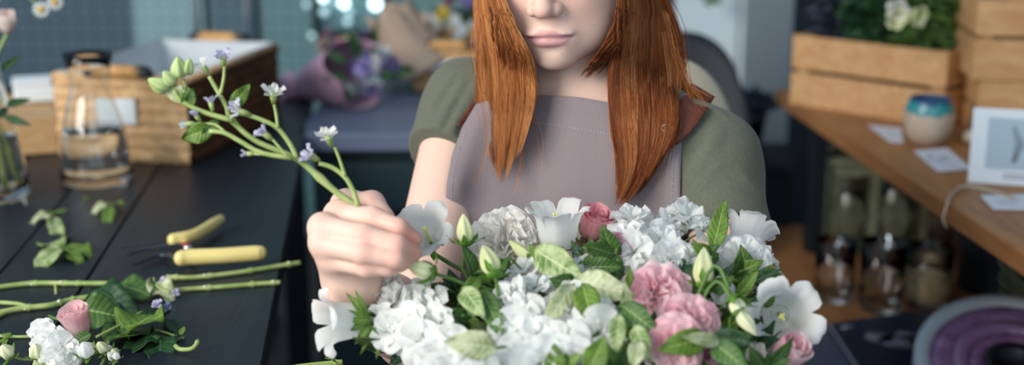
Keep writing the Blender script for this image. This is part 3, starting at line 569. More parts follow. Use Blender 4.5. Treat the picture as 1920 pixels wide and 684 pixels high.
mk('pot_body', lathe([(.0002, 0), (.025, 0), (.030, .002), (.0405, .022), (.0455, .045), (.0440, .064), (.0375, .082), (.0350, .086), (.0330, .084), (.0355, .078)], pc_, 48), M['ceramic'], pot)
mk('pot_lining', lathe([(.0355, .078), (.040, .060), (.040, .04), (.030, .010), (.0002, .006)], pc_, 40), M['glaze_in'], pot)
# ---------------------------------------------------------------- cards
M['card'] = mat('card_white', lin('#d6d9e2'), .65); M['ink'] = mat('grey_ink', lin('#7f8694'), .7); M['stringm'] = mat('cotton_string', lin('#b7a795'), .85, bump=(400, .6))
def flatcard(label, pts, mark=None, lift=0.0, edge=False):
    P = [ON(x, y, SZ+.0008+lift) for x, y in pts]; c = sum(P)/4; r = thing('card', label, 'card', c)
    V = np.array(P+[p+(0, 0, .0018) for p in P]); mk('card_sheet', (V, [(3, 2, 1, 0), (4, 5, 6, 7), (0, 1, 5, 4), (1, 2, 6, 5), (2, 3, 7, 6), (3, 0, 4, 7)]), M['card'], r, smooth=False)
    A, B, C_, D_ = [p+(0, 0, .0020) for p in P]
    def at(u, v): return (A*(1-u)+B*u)*(1-v)+(D_*(1-u)+C_*u)*v
    for L_ in (mark or []): mk('printed_mark', tube([at(*q) for q in L_], .0008, 5), M['ink'], r)
    return r
scrib = [[(.30+.18*math.cos(t)*k, .45+.20*math.sin(t)*k) for t in np.linspace(0, 5.5, 12)] for k in (.6, 1.0)]+[[(.5, .35), (.58, .6), (.66, .35), (.74, .58)], [(.32, .78), (.7, .78)]]
flatcard('small white printed card lying under the ceramic pot', [(1628, 236), (1690, 241), (1694, 268), (1668, 266)], [[(.2, .4), (.6, .4)], [(.25, .65), (.7, .65)]])
flatcard('white business card lying in front of the ceramic pot', [(1714, 284), (1776, 279), (1822, 318), (1758, 322)], scrib)
flatcard('white tag card tied with string at the near end of the shelf', [(1838, 368), (1932, 366), (1945, 394), (1862, 393)], [[(.2, .4), (.75, .4)], [(.2, .62), (.6, .62)]])
sg_ = thing('string', 'thin cotton string tied to the tag card and hanging over the shelf edge', 'string', ON(1800, 350, SZ))
q = [ON(1900, 372, SZ+.004), ON(1860, 360, SZ+.004), ON(1820, 350, SZ+.006), ON(1795, 354, SZ+.006), ON(1778, 372, SZ+.006)]
e_ = q[-1]+np.array([-.012, -.03, -.002]); q += [e_, e_+np.array([-.006, -.006, -.02]), e_+np.array([.002, -.003, -.035])]
mk('strand', tube(spline(q, 30), .0016, 7), M['stringm'], sg_); mk('strand', tube(spline([p+np.array([.003, .004, .0008]) for p in q[:-2]], 24), .0015, 7), M['stringm'], sg_)
pcR = thing('picture_card', 'white card with a blue-grey photograph leaning on the crates', 'picture', PT(1870, 345, 2.02))
pA, pB = ON(1814, 341, SZ+.001), None; dirc = nrm([.94, -.28, 0]); upc = nrm([.03, .10, 1.0]); upc = nrm(upc-dirc*np.dot(upc, dirc)); Wc, Hc_ = .150, .122; nc = np.cross(upc, dirc)*-1
def pcp(u, v, o=0): return pA+dirc*u*Wc+upc*v*Hc_+nrm(np.cross(dirc, upc))*o
def quadc(u0, v0, u1, v1, o0, o1): 
    V = np.array([pcp(u, v, o) for o in (o0, o1) for (u, v) in ((u0, v0), (u1, v0), (u1, v1), (u0, v1))]); return (V, [(3, 2, 1, 0), (4, 5, 6, 7), (0, 1, 5, 4), (1, 2, 6, 5), (2, 3, 7, 6), (3, 0, 4, 7)])
mk('card_sheet', quadc(0, 0, 1, 1, 0, .0025), mat('picture_white', lin('#d9e4ee'), .6), pcR, smooth=False)
mph = mat('photo_print', lin('#a5bccb'), .5); mk('photo_print', quadc(.16, .20, .86, .88, .0026, .0029), mph, pcR, smooth=False)
mk('printed_mark', [tube([pcp(.45, .30, .0032), pcp(.50, .55, .0034), pcp(.42, .78, .0032)], [.004, .008, .003], 8, sx=.2)], mat('photo_grey', lin('#8497a3'), .6), pcR); mk('printed_mark', [xf(p, basis(nrm(np.cross(dirc, upc))), pcp(.74, .75, .003), .45) for p in stock_floret(5)], M['coral'], pcR)
for k in range(2): mk('caption_line', quadc(.35, .08+.05*k, .72-.1*k, .10+.05*k, .0026, .0029), M['ink'], pcR, smooth=False)
wk = ON(1818, 268, SZ); wk[2] = SZ; bl = thing('pebble', 'small cream pebble behind the picture card', 'pebble', wk); mk('pebble_body', lathe([(.0002, 0), (.010, .002), (.0145, .010), (.012, .019), (.005, .024), (.0002, .025)], wk, 20), M['cream'], bl)
dv = ON(1830, 215, SZ); bushy('small dark plant between the planted crate and the stacked crates', (.835, 2.62), SZ, .06, .032, 160, 'leaf_navy', 8, lw=.008, ll=.03)
# ---------------------------------------------------------------- glasses and goods on the lower board
LZ = .4495
GP = [(.0002, 0), (.034, 0), (.0365, .003), (.0385, .05), (.0405, .105), (.0385, .105), (.036, .05), (.033, .012), (.0002, .010)]
def tumbler(label, px, py, s=1.0, hh=1.0):
    c = ON(px, py, LZ); c[2] = LZ; r = thing('glass_jar', label, 'glass', c, 'clear glass jars on the lower shelf board'); mk('glass_body', lathe([(a*s, b*s*hh) for a, b in GP], c, 32), M['glass'], r)
    return r, c
jl = [(1562, 560, 1.0, 1.15, 'clear glass jar nearest the white bell flower, front row'), (1650, 578, 1.12, 1.15, 'middle glass jar of the front row on the lower shelf'), (1738, 570, 1.12, 1.0, 'glass jar with straw-coloured filling, right end of the front row'),
      (1588, 470, 1.0, 1.7, 'tall glass jar left in the second row on the lower shelf'), (1672, 478, 1.0, 1.9, 'tall glass jar in the middle of the second row'), (1752, 470, 1.0, 1.5, 'tall glass jar right in the second row'),
      (1604, 405, 1.0, 1.8, 'tall glass jar in the back row, left'), (1684, 408, 1.0, 2.0, 'tall glass jar in the back row, right')]
for (x, y, s, h_, lb) in jl:
    r, c = tumbler(lb, x, y, s, h_)
    if 'straw' in lb:
        mk('filling', lathe([(.0002, .0105), (.034*s, .0125), (.036*s, .03), (.0372*s, .062), (.0002, .062)], c, 28), mat('straw_filling', lin('#b59f78'), .8, noise=(60, '#d9cba8', .8)), r)
bk = ON(1632, 372, LZ); bw = PT(1628, 345, 2.98)
basket('rattan_box', 'pale greenish woven box behind the glass jars', 'basket', (bw[0]-.085, 3.0-.06), (bw[0]+.10, 2.94-.06), (bw[0]+.12, 3.10-.04), (bw[0]-.065, 3.14-.04), .26, z=.0005+.30, rows=11) if False else None
wb = thing('woven_box', 'pale greenish woven box on the lower shelf behind the glass jars', 'basket', (.83, 2.78, LZ))
M['rush'] = mat('pale_rush', lin('#7e8168'), .8, noise=(50, '#5c624f', .8))
cW = np.array([.80, 2.74, 0])
for (a, b_) in (((-.10, -.05), (.10, -.07)), ((.10, -.07), (.12, .07)), ((.12, .07), (-.08, .09)), ((-.08, .09), (-.10, -.05))): mk('woven_panel', weave(cW+(*a, 0), cW+(*b_, 0), LZ, LZ+.20, 11, .004, .03), M['rush'], wb)
mk('lid', box(cW+(0.01, .01, LZ+.205), (.225, .165, .012), rz(D(-5))), M['rush'], wb, smooth=False, bevel=.003)
M['navycover'] = mat('navy_cover', lin('#15223a'), .4); M['greycl'] = mat('slate_cloth', lin('#4c505e'), .75, noise=(6, '#42475a', .5))
mg = thing('magazine', 'navy magazine with a pale pink-grey emblem on the lower shelf', 'magazine', ON(1680, 640, LZ+.02))
def zq(pts, z0, z1): 
    P = [ON(x, y, z1) for x, y in pts]; V = np.array([[p[0], p[1], z0] for p in P]+[[p[0], p[1], z1] for p in P]); return (V, [(3, 2, 1, 0), (4, 5, 6, 7), (0, 1, 5, 4), (1, 2, 6, 5), (2, 3, 7, 6), (3, 0, 4, 7)])
mk('cover', zq([(1556, 606), (1745, 578), (1850, 720), (1650, 745)], LZ+.014, LZ+.016), M['navycover'], mg, smooth=False); mk('pages', zq([(1555, 607), (1744, 580), (1849, 722), (1650, 747)], LZ+.001, LZ+.0135), M['card'], mg, smooth=False)
ec = ON(1692, 640, LZ+.0165); mk('emblem', [xf(lathe([(.0001, .0), (.5, 0), (.5, .002), (.0001, .002)], sides=28), np.diag([a, b_, .3])@np.eye(3), ec+np.array([dx, dy, 0])) for (a, b_, dx, dy) in ((.085, .060, 0, 0), (.05, .05, -.035, .02), (.05, .045, .035, -.012), (.045, .045, .02, .03))], mat('emblem_mauve', lin('#8e8797'), .6, noise=(40, '#35405a', .8)), mg)
mk('title_line', tube([ON(1578, 614, LZ+.0167), ON(1600, 611, LZ+.0167)], .0015, 5), M['card'], mg)
gb_ = thing('folded_cloth', 'slate grey folded cloth on the lower shelf beside the white bell flower', 'cloth', ON(1540, 650, LZ)); mk('cloth_fold', zq([(1478, 612), (1552, 604), (1648, 760), (1500, 780)], LZ+.001, LZ+.012), M['greycl'], gb_, smooth=False, bevel=.004); mk('cloth_fold', zq([(1484, 618), (1550, 610), (1640, 760), (1500, 780)], LZ+.0125, LZ+.021), M['greycl'], gb_, smooth=False, bevel=.004)
# dark bucket under the shelf
bc = ON(1890, 540, LZ); bc[2] = LZ; bk_ = thing('metal_bucket', 'dark blue-grey metal bucket under the shelf top at the right', 'bucket', bc); M['bucket'] = mat('dark_zinc', lin('#222f3b'), .5, metal=.3, noise=(6, '#1a252f', .6))
mk('bucket_body', lathe([(.0002, 0), (.095, 0), (.100, .004), (.118, .25), (.122, .252), (.122, .258), (.114, .258), (.097, .006), (.0002, .006)], bc, 48), M['bucket'], bk_)
# ribbon roll: white spool sides and shiny purple ribbon
rr_ = PT(1897, 702, 1.95); axr = nrm([-.12, -.40, .91]); rl = thing('ribbon_roll', 'large roll of shiny purple and white ribbon at the lower right corner', 'ribbon', rr_)
M['purple_r'] = mat('purple_satin', lin('#6f4a76'), .25, spec=.6, noise=(30, '#a884ad', .7)); M['silver_r'] = mat('silver_satin', lin('#aab4bb'), .25, spec=.6)
th = np.linspace(0, 2*math.pi, 72, endpoint=False)
def ringband(r0, r1, w0, w1, m_): return lathe([(r0, w0), (r1, w0), (r1, w1), (r0, w1), (r0, w0)], rr_, 72, ax=axr)
mk('ribbon_band', ringband(.122, .145, -.028, .030, 0), M['silver_r'], rl, label='silver-white outer ribbon'); mk('ribbon_band', ringband(.088, .1215, -.030, .026, 0), M['purple_r'], rl, label='purple satin ribbon')
mk('ribbon_band', ringband(.066, .0875, -.030, .030, 0), mat('mauve_satin', lin('#8d6b94'), .25, spec=.6), rl, label='pale mauve ribbon'); mk('ribbon_band', ringband(.042, .0655, -.030, .024, 0), M['purple_r'], rl); mk('spool_hub', ringband(.026, .0415, -.032, .028, 0), M['black'], rl)
# dried wheat-like bunch
dg = thing('dried_grass_bunch', 'bunch of pale green dried grass ears beside the bucket', 'dried grass', PT(1915, 560, 1.86))
M['drygrass'] = mat('dry_grass', lin('#9aa183'), .8, noise=(80, '#7b8468', .8))
for k in range(11):
    a = ON(1990, 640, LZ+.004+.004*k); b_ = PT(1872+3*(k % 3), 588-11*k, 2.06+.006*(k % 4)); q = spline([a, (a+b_)/2+(0, 0, .006), b_], 26); mk('grass_ear', tube(q, [.0012+.0035*abs(math.sin(i*1.5))*math.sin(math.pi*i/25) for i in range(26)], 7), M['drygrass'], dg)
# dark planter and storage in the gap right of her
dk = thing('storage_box', 'dark storage box standing on the floor left of the shelf', 'box', (.56, 2.98, 0)); M['dkbox'] = mat('dark_board', lin('#18222d'), .7, noise=(4, '#121b25', .6))
mk('box_body', box((.52, 3.02, .285), (.30, .22, .57), rz(D(-8))), M['dkbox'], dk, smooth=False, bevel=.006); mk('box_lid', box((.52, 3.02, .5855), (.315, .235, .03), rz(D(-8))), M['dkbox'], dk, smooth=False, bevel=.006)
bushy('dark plant standing on the storage box before the pale cabinet', (.56, 3.0), .6015, .02, .06, 240, 'leaf_navy', 17)
# ---------------------------------------------------------------- signed distance modelling for bodies and cloth
def s_ell(p, c, r, Rm=None):
    q = p-np.asarray(c)
    if Rm is not None: q = q@Rm
    r = np.asarray(r, float); k0 = np.linalg.norm(q/r, axis=1); k1 = np.linalg.norm(q/(r*r), axis=1)+1e-9
    return k0*(k0-1)/k1
def s_cap(p, a, b, ra, rb=None):
    rb = ra if rb is None else rb; a = np.asarray(a, float); ba = np.asarray(b, float)-a; pa = p-a
    t = np.clip(pa@ba/(ba@ba), 0, 1); return np.linalg.norm(pa-t[:, None]*ba, axis=1)-(ra+(rb-ra)*t)
def smin(a, b, k):
    h = np.clip(.5+.5*(b-a)/k, 0, 1); return b*(1-h)+a*h-k*h*(1-h)
def smax(a, b, k): return -smin(-a, -b, k)
def mesh_sdf(fn, lo, hi, h, B=8):
    lo = np.asarray(lo, float); nb = np.ceil((np.asarray(hi)-lo)/(h*B)).astype(int)
    I = np.stack(np.meshgrid(*[np.arange(n) for n in nb], indexing='ij'), -1).reshape(-1, 3)
    d = fn(lo+(I+.5)*h*B); I = I[np.abs(d) < h*B*1.25]
    g = np.arange(B+1); G = np.stack(np.meshgrid(g, g, g, indexing='ij'), -1).reshape(-1, 3)
    NX, NY, NZ = nb*B+2; keys, verts, fa = [], [], []
    C = np.array([(a, b, c) for a in (0, 1) for b in (0, 1) for c in (0, 1)])
    E = [(i, j) for i in range(8) for j in range(i+1, 8) if np.abs(C[i]-C[j]).sum() == 1]
    for s in range(0, len(I), 300):
        Ib = I[s:s+300]; gp = (Ib[:, None]*B+G[None]); pts = lo+gp*h
        Dv = fn(pts.reshape(-1, 3)).reshape(len(Ib), B+1, B+1, B+1)
        cd_ = np.stack([Dv[:, c[0]:B+c[0], c[1]:B+c[1], c[2]:B+c[2]] for c in C], -1)
        ins = cd_ < 0; m = ins.any(-1) & ~ins.all(-1); w = np.argwhere(m)
        if not len(w): continue
        dd = cd_[m]; pos = np.zeros((len(w), 3)); cnt = np.zeros(len(w))
        for i, j in E:
            da, db = dd[:, i], dd[:, j]; x = (da < 0) != (db < 0); t = np.where(x, da/(np.where(x, da-db, 1)), 0)
            pos += np.where(x[:, None], C[i]+(C[j]-C[i])*t[:, None], 0); cnt += x
        gc = Ib[w[:, 0]]*B+w[:, 1:]; verts.append(lo+(gc+pos/cnt[:, None])*h); keys.append((gc[:, 0]*NY+gc[:, 1])*NZ+gc[:, 2])
        sg = Dv < 0
        for ax in range(3):
            o = [0, 0, 0]; o[ax] = 1; s0 = sg[:, :B, :B, :B]; s1 = sg[:, o[0]:B+o[0], o[1]:B+o[1], o[2]:B+o[2]]
            w = np.argwhere(s0 != s1)
            if not len(w): continue
            fl = s0[tuple(w.T)]; gc = Ib[w[:, 0]]*B+w[:, 1:]; u, v = [(1, 2), (2, 0), (0, 1)][ax]
            q = []
            for (du, dv) in ((0, 0), (1, 0), (1, 1), (0, 1)):
                c = gc.copy(); c[:, u] -= du; c[:, v] -= dv; q.append((c[:, 0]*NY+c[:, 1])*NZ+c[:, 2])
            q = np.stack(q, 1); q[~fl] = q[~fl][:, ::-1]; fa.append(q)
    keys = np.concatenate(keys); V = np.concatenate(verts); F = np.concatenate(fa); o = np.argsort(keys); keys = keys[o]; V = V[o]
    ix = np.clip(np.searchsorted(keys, F), 0, len(keys)-1); ok = (keys[ix] == F).all(1)
    return V, ix[ok]
def within(p, lo, hi, fn, out, m=.05):
    k = ((p > np.asarray(lo)-m) & (p < np.asarray(hi)+m)).all(1)
    if k.any(): out[k] = fn(p[k], out[k])
    return out
# ---------------------------------------------------------------- the florist: landmarks in world metres
SL = PT(874, 200, 1.60); SR = PT(1334, 300, 1.475)                  # shoulder joints (left and right in the photo)
EL = PT(772, 622, 1.43); WL = PT(662, 528, 1.235)                   # elbow and wrist holding the sprig
ER = PT(1400, 640, 1.40); WR = PT(1262, 742, 1.255)                 # elbow and wrist behind the bouquet
ex = nrm((SR-SL)*np.array([1, 1, .45])); T0 = (SL+SR)/2; ey = nrm(np.cross((0, 0, 1), ex)); ez = np.cross(ex, ey); TB = np.stack([ex, ey, ez], 1)
def tw(x, y, z): return T0+TB@np.array([x, y, z])
HR = rz(D(-12))@rx(D(12))@ry(D(-4)); MOUTH = PT(1028, 71, 1.405); HC = MOUTH-HR@np.array([0, -.0935, -.070])
def hw(x, y, z): return HC+HR@np.array([x, y, z])
HIPZ = .56
def sd_torso(p):
    q = (p-T0)@TB
    d = s_ell(q, (0, .005, -.17), (.140, .095, .21))
    d = smin(d, s_ell(q, (0, .008, -.035), (.135, .062, .062)), .05)
    d = smin(d, s_ell(q, (-.068, -.066, -.175), (.062, .055, .062)), .04); d = smin(d, s_ell(q, (.068, -.066, -.175), (.062, .055, .062)), .04)
    d = smin(d, s_ell(q, (0, .01, -.32), (.118, .088, .14)), .05); d = smin(d, s_ell(q, (0, .03, -.43), (.158, .115, .10)), .05)
    nb_ = tw(0.0, .0, .055)
    for S in (SL, SR): d = smin(d, s_cap(p, nb_+(S-nb_)*.15, S+(0, 0, .004), .040, .040), .045)
    return d
NECK0 = tw(-.002, .012, .0); NECK1 = HC+HR@np.array([0, .030, -.055])
def sd_neck(p):
    d = s_cap(p, NECK0, NECK1, .055, .052)
    return d
def sd_head(p, out):
    q = (p-HC)@HR; ax = np.abs(q[:, 0]); qm = np.stack([ax, q[:, 1], q[:, 2]], 1)
    d = s_ell(q, (0, .022, .035), (.073, .093, .085))
    d = smin(d, s_ell(q, (0, -.022, -.022), (.063, .066, .082)), .03)
    d = smin(d, s_ell(q, (0, -.036, -.074), (.052, .050, .037)), .03)
    d = smin(d, s_ell(q, (0, -.071, -.099), (.019, .016, .0135)), .026)
    d = smin(d, s_ell(qm, (.036, -.052, -.030), (.028, .030, .032)), .022)
    d = smin(d, s_ell(qm, (.044, -.028, -.072), (.019, .036, .028)), .03)
    d = smin(d, s_ell(q, (0, -.076, -.068), (.026, .0165, .022)), .014)      # muzzle
    d = smin(d, s_ell(qm, (.030, -.076, .022), (.028, .010, .008)), .012)
    d = smax(d, -s_ell(qm, (.032, -.094, .002), (.018, .014, .012)), .012)
    d = smin(d, s_ell(qm, (.031, -.073, .000), (.0155, .0125, .0115)), .004)
    d = smin(d, s_cap(q, (0, -.083, .012), (0, -.104, -.030), .0065, .0088), .012)
    d = smin(d, s_ell(q, (0, -.107, -.034), (.0105, .0100, .0088)), .007)
    d = smin(d, s_ell(qm, (.0128, -.095, -.0370), (.0072, .0105, .0078)), .005)
    d = smax(d, -s_ell(qm, (.0068, -.102, -.0475), (.0036, .0058, .0060)), .003)
    d = smax(d, -s_cap(q, (0, -.101, -.048), (0, -.0975, -.058), .0028), .004)  # philtrum
    ql = q.copy(); ql[:, 2] += ax*ax*3.6; qm0 = qm; qm = np.stack([ax, ql[:, 1], ql[:, 2]], 1)
    up = s_ell(qm, (.0092, -.0868, -.0640), (.0190, .0098, .0048)); up = smin(up, s_ell(ql, (0, -.0895, -.0645), (.009, .0088, .0046)), .004)
    lo = s_ell(ql, (0, -.0868, -.0745), (.0195, .0106, .0072))
    d = smin(d, up, .0045); d = smin(d, lo, .004)
    cx = ax*1.0; zl = -.0692+.0008*np.cos(cx*260)-(.0)*cx; yl = -.0972+cx*cx*14
    groove = np.sqrt(((ql[:, 2]-zl)*1.0)**2+((q[:, 1]-yl)*.55)**2)-.0011; groove = np.maximum(groove, cx-.0268)
    d = smax(d, -groove, .0022)
    d = smax(d, -s_ell(q, (0, -.098, -.0865), (.013, .007, .0035)), .008)
    qm = qm0; d = smin(d, s_ell(qm, (.069, .016, -.006), (.006, .014, .026)), .008)
    nk = sd_neck(p); d = smin(d, nk, .022)
    return smin(d, out, .03)
PX = lambda *a: PT(*a)
FING = {  # pixel, pixel, depth, radius
 'index': [(633, 402, 1.215, .0112), (700, 408, 1.195, .0100), (748, 428, 1.185, .0088), (778, 448, 1.195, .0076)],
 'middle': [(603, 424, 1.195, .0112), (682, 441, 1.170, .0102), (744, 458, 1.165, .0090), (776, 474, 1.18, .0078)],
 'ring': [(604, 458, 1.190, .0106), (682, 475, 1.162, .0098), (742, 485, 1.160, .0086), (768, 488, 1.18, .0074)],
 'little': [(624, 488, 1.195, .0094), (688, 502, 1.168, .0084), (728, 502, 1.168, .0074), (752, 497, 1.18, .0066)],
 'thumb': [(668, 470, 1.265, .0150), (650, 384, 1.250, .0130), (698, 380, 1.235, .0110), (722, 408, 1.222, .0095)]}
def sd_hand(p, out):
    d = s_cap(p, WL, PT(640, 470, 1.225), .022, .021)
    mc = {k: PT(*FING[k][0][:3]) for k in FING}
    for k, w in (('index', (657, 502, 1.238)), ('middle', (650, 510, 1.230)), ('ring', (646, 516, 1.226)), ('little', (648, 524, 1.226))):
        d = smin(d, s_cap(p, PT(*w), mc[k], .0155, FING[k][0][3]+.0006), .014)
    fd = None
    for k in ('index', 'middle', 'ring', 'little'):
        J = FING[k]; c = None
        for a, b in zip(J[:-1], J[1:]):
            e = s_cap(p, PT(*a[:3]), PT(*b[:3]), a[3], b[3]); c = e if c is None else smin(c, e, .005)
        fd = c if fd is None else smin(fd, c, .0022)
    d = smin(d, fd, .008)
    J = FING['thumb']; c = None
    for a, b in zip(J[:-1], J[1:]):
        e = s_cap(p, PT(*a[:3]), PT(*b[:3]), a[3], b[3]); c = e if c is None else smin(c, e, .006)
    d = smin(d, c, .007); d = smin(d, s_cap(p, PT(650, 384, 1.25), PT(640, 402, 1.222), .0125, .011), .012)
    return smin(d, out, .016)
STEM0 = PT(1188, 740, 1.20); STEM1 = PT(1185, 905, 1.20)           # the bunch of stems in her other hand
def hand2_chains():
    ax_ = nrm(STEM1-STEM0); c0 = PT(1192, 790, 1.20); a = nrm(np.cross(ax_, FW)); b = np.cross(ax_, a); R0 = .026; ch = []
    for k in range(4):
        c = c0+ax_*(.019*k-.028)
        ch.append([c+R0*(math.cos(t)*a*-1+math.sin(t)*b*-1)*(1-.04*i) for i, t in enumerate((-.9, .2, 1.3, 2.3))])
    th = [c0-ax_*.02+R0*1.15*(math.cos(t)*a*-1+math.sin(t)*b*-1) for t in (-1.2, -2.0, -2.8)]
    return c0, ch, th
H2C, H2F, H2T = hand2_chains()
def sd_hand2(p, out):
    d = None
    for k, c in enumerate(H2F):
        r = (.0098, .0102, .0098, .0085)[k]; e = None
        for i in range(3):
            q = s_cap(p, c[i], c[i+1], r*(1-.08*i), r*(.92-.08*i)); e = q if e is None else smin(e, q, .005)
        e = smin(e, s_cap(p, WR, c[0], .018, r+.002), .012)
        d = e if d is None else smin(d, e, .0035)
    t = smin(s_cap(p, WR, H2T[0], .017, .0125), smin(s_cap(p, H2T[0], H2T[1], .0122, .011), s_cap(p, H2T[1], H2T[2], .011, .009), .005), .01)
    return smin(smin(d, t, .006), out, .016)
def sd_armL(p, out):
    d = smin(s_cap(p, SL, EL, .0455, .038), s_cap(p, EL, EL+(WL-EL)*.45, .038, .037), .02); d = smin(d, s_cap(p, EL+(WL-EL)*.3, WL, .0385, .0255), .02)
    return smin(d, out, .03)
def sd_armR(p, out):
    d = smin(s_cap(p, SR, ER, .0455, .038), s_cap(p, ER, ER+(WR-ER)*.45, .038, .037), .02); d = smin(d, s_cap(p, ER+(WR-ER)*.3, WR, .0385, .026), .02)
    return smin(d, out, .03)
def bb(*P): P = np.array(P); return P.min(0)-.05, P.max(0)+.05
BB_T = (tw(0, 0, -.2)-np.array([.26, .24, .32]), tw(0, 0, -.2)+np.array([.26, .24, .32]))
def sd_body(p):
    lo, hi = BB_T; out = np.maximum(np.linalg.norm(np.maximum(np.maximum(lo-p, p-hi), 0), axis=1), .06)
    out = within(p, lo, hi, lambda q, o: sd_torso(q), out, .0)
    out = within(p, *bb(SL, EL, WL), sd_armL, out); out = within(p, *bb(SR, ER, WR), sd_armR, out)
    hp = [PT(*j[:3]) for k in FING for j in FING[k]]
    out = within(p, *bb(WL, *hp), sd_hand, out, .02); out = within(p, *bb(WR, *[x for c in H2F for x in c], *H2T), sd_hand2, out, .02)
    out = within(p, HC-.16, HC+.16, sd_head, out, .02)
    k = (p[:, 2] < HIPZ-.09); out[k] = np.maximum(out[k], HIPZ-.09-p[k][:, 2])
    return out
M['skin'] = mat('skin', lin('#e3c0ae'), .5, spec=.35, sss=.22, attr='tint', bump=(900, .12))
person = thing('person', 'seated woman with long copper hair in olive shirt and mauve apron trimming the bouquet', 'person', (T0[0], T0[1]+.02, 0))
V, F = mesh_sdf(sd_body, np.array([-.42, .95, .45]), np.array([.46, 1.80, 1.34]), .0023)
body = mk('body', (V, F), M['skin'], person)
q = (V-HC)@HR; tint = np.tile(np.array(lin('#e6c3b2')), (len(V), 1))
def blend(w, c): w = np.clip(w, 0, 1)[:, None]; tint[:] = tint*(1-w)+np.array(lin(c))*w
facem = (np.linalg.norm(q, axis=1) < .14) & (q[:, 1] < -.02)
for s_ in (-1, 1): blend(np.exp(-(((q[:, 0]-s_*.042)/.02)**2+((q[:, 2]+.035)/.022)**2))*facem*.35, '#dd9c90')
blend(np.exp(-((q[:, 0]/.014)**2+((q[:, 2]+.036)/.014)**2))*facem*.35, '#d98f84')
ax_ = np.abs(q[:, 0]); topz = -.0602-.0006*np.cos(ax_*420)-np.clip(ax_-.006, 0, 1)*.40; botz = -.0825+(ax_/.0270)**2*.0125
qz = q[:, 2]+ax_*ax_*3.6; lips = np.clip((topz-qz)/.0009+.5, 0, 1)*np.clip((qz-botz)/.0012+.5, 0, 1)*np.clip((.0275-ax_)/.002, 0, 1)*facem*(q[:, 1] < -.075)
blend(lips*.80, '#cf979a'); blend(lips*np.exp(-((qz+.0690)/.0013)**2)*.6, '#9d5a60')
blend(np.exp(-((q[:, 0]-.0125)**2+(q[:, 2]+.0905)**2)/.0009**2)*facem*.6, '#a8604f')
for k in FING:
    for i, j in enumerate(FING[k][1:]):
        c = PT(*j[:3])+np.array([0, -.006, .004]); blend(np.exp(-np.sum((V-c)**2, 1)/.010**2)*(.38 if i < 2 else .6), '#df9587')
    c = PT(*FING[k][0][:3]); blend(np.exp(-np.sum((V-c)**2, 1)/.013**2)*.38, '#dd9487')
blend(np.exp(-np.sum((V-PT(775, 445, 1.18))**2, 1)/.022**2)*.5, '#df9080')
ca = body.data.color_attributes.new('tint', 'FLOAT_COLOR', 'POINT')
if len(body.data.vertices) == len(V): ca.data.foreach_set('color', tint.astype(np.float32).ravel())
else: print('TINT SKIPPED', len(V), len(body.data.vertices))
# eyes, lids and brows (above the frame)
M['eye'] = mat('eye_white', lin('#e9e6e2'), .2); M['iris'] = mat('iris', lin('#5d7a6a'), .2); M['brow'] = mat('brow_hair', lin('#9a5a35'), .6)
for s_ in (-1, 1):
    e = mk('eyeball', lathe([(0.0001, -.0118), (.006, -.0102), (.0102, -.006), (.0118, 0), (.0102, .006), (.006, .0102), (.0001, .0118)], hw(s_*.031, -.0755, -.0005), 20, ax=HR@np.array([0, -1, -.35])), M['eye'], person)
    mk('iris', lathe([(.0001, .0012), (.004, .0011), (.0056, .0004), (.0056, -.001), (.0001, -.001)], hw(s_*.031, -.0867, -.0045), 16, ax=HR@np.array([0, -1, -.35])), M['iris'], e)
    mk('eyebrow', tube(spline([hw(s_*.014, -.0885, .019), hw(s_*.030, -.088, .0245), hw(s_*.048, -.076, .019)], 9), [.0012, .0022, .0026, .0026, .0024, .002, .0016, .001, .0004], 6), M['brow'], person)
# ---------------------------------------------------------------- shirt
HEML = SL+(EL-SL)*.285; HEMR = SR+(ER-SR)*.40; AL = nrm(EL-SL+(-.09, .0, .05)); AR = nrm(ER-SR)
def foldn(p, s=1.0):
    a = np.sin(p[:, 0]*38+p[:, 2]*21+3*np.sin(p[:, 2]*17))*np.sin(p[:, 1]*31+p[:, 2]*13+1.5)
    b = np.sin(p[:, 0]*95-p[:, 2]*60+2*np.sin(p[:, 0]*40))*np.sin(p[:, 2]*45+p[:, 0]*20)
    return (a*.0020+b*.0009)*s
def ridge(p, a, b, r, amp):
    a = np.asarray(a); ba = np.asarray(b)-a; t = np.clip((p-a)@ba/(ba@ba), 0, 1); d = np.linalg.norm(p-a-t[:, None]*ba, axis=1)
    return amp*np.exp(-(d/r)**2)*np.sin(math.pi*np.clip(t, .02, .98))**.5
RID = [((872, 150), (815, 245), .007, .0055), ((886, 165), (838, 262), .006, .005), ((893, 150), (872, 232), .005, .0045), ((850, 140), (800, 215), .006, .0035),
       ((905, 130), (893, 190), .005, .005), ((1300, 330), (1345, 250), .009, .0065), ((1345, 250), (1405, 222), .007, .004), ((1312, 195), (1362, 218), .005, .004), ((1390, 330), (1432, 372), .006, .003), ((1290, 380), (1350, 300), .007, .003)]
RIDW = []
def sd_cloth(p, off=.0095):
    d = smin(sd_torso(p)-off, s_cap(p, SL, HEML+AL*.03, .0470, .0550), .035); d = smin(d, s_cap(p, SR, HEMR+AR*.03, .0475, .0545), .035)
    d = smin(d, sd_neck(p)-.002, .02)*1.0
    d = d+foldn(p)
    for (a, b, r, am) in RIDW: d = d-ridge(p, a, b, r, am*1.5)
    return d
def _rd(x, y):
    R_ = ray(x, y); t = 1.2
    for _ in range(60): t += float(sd_cloth((CAM+R_*t)[None])[0])*.8
    return CAM+R_*min(t, 1.7)
RIDW = [(_rd(*a), _rd(*b), r, am) for (a, b, r, am) in RID]
NKC = tw(-.0, -.055, .030)
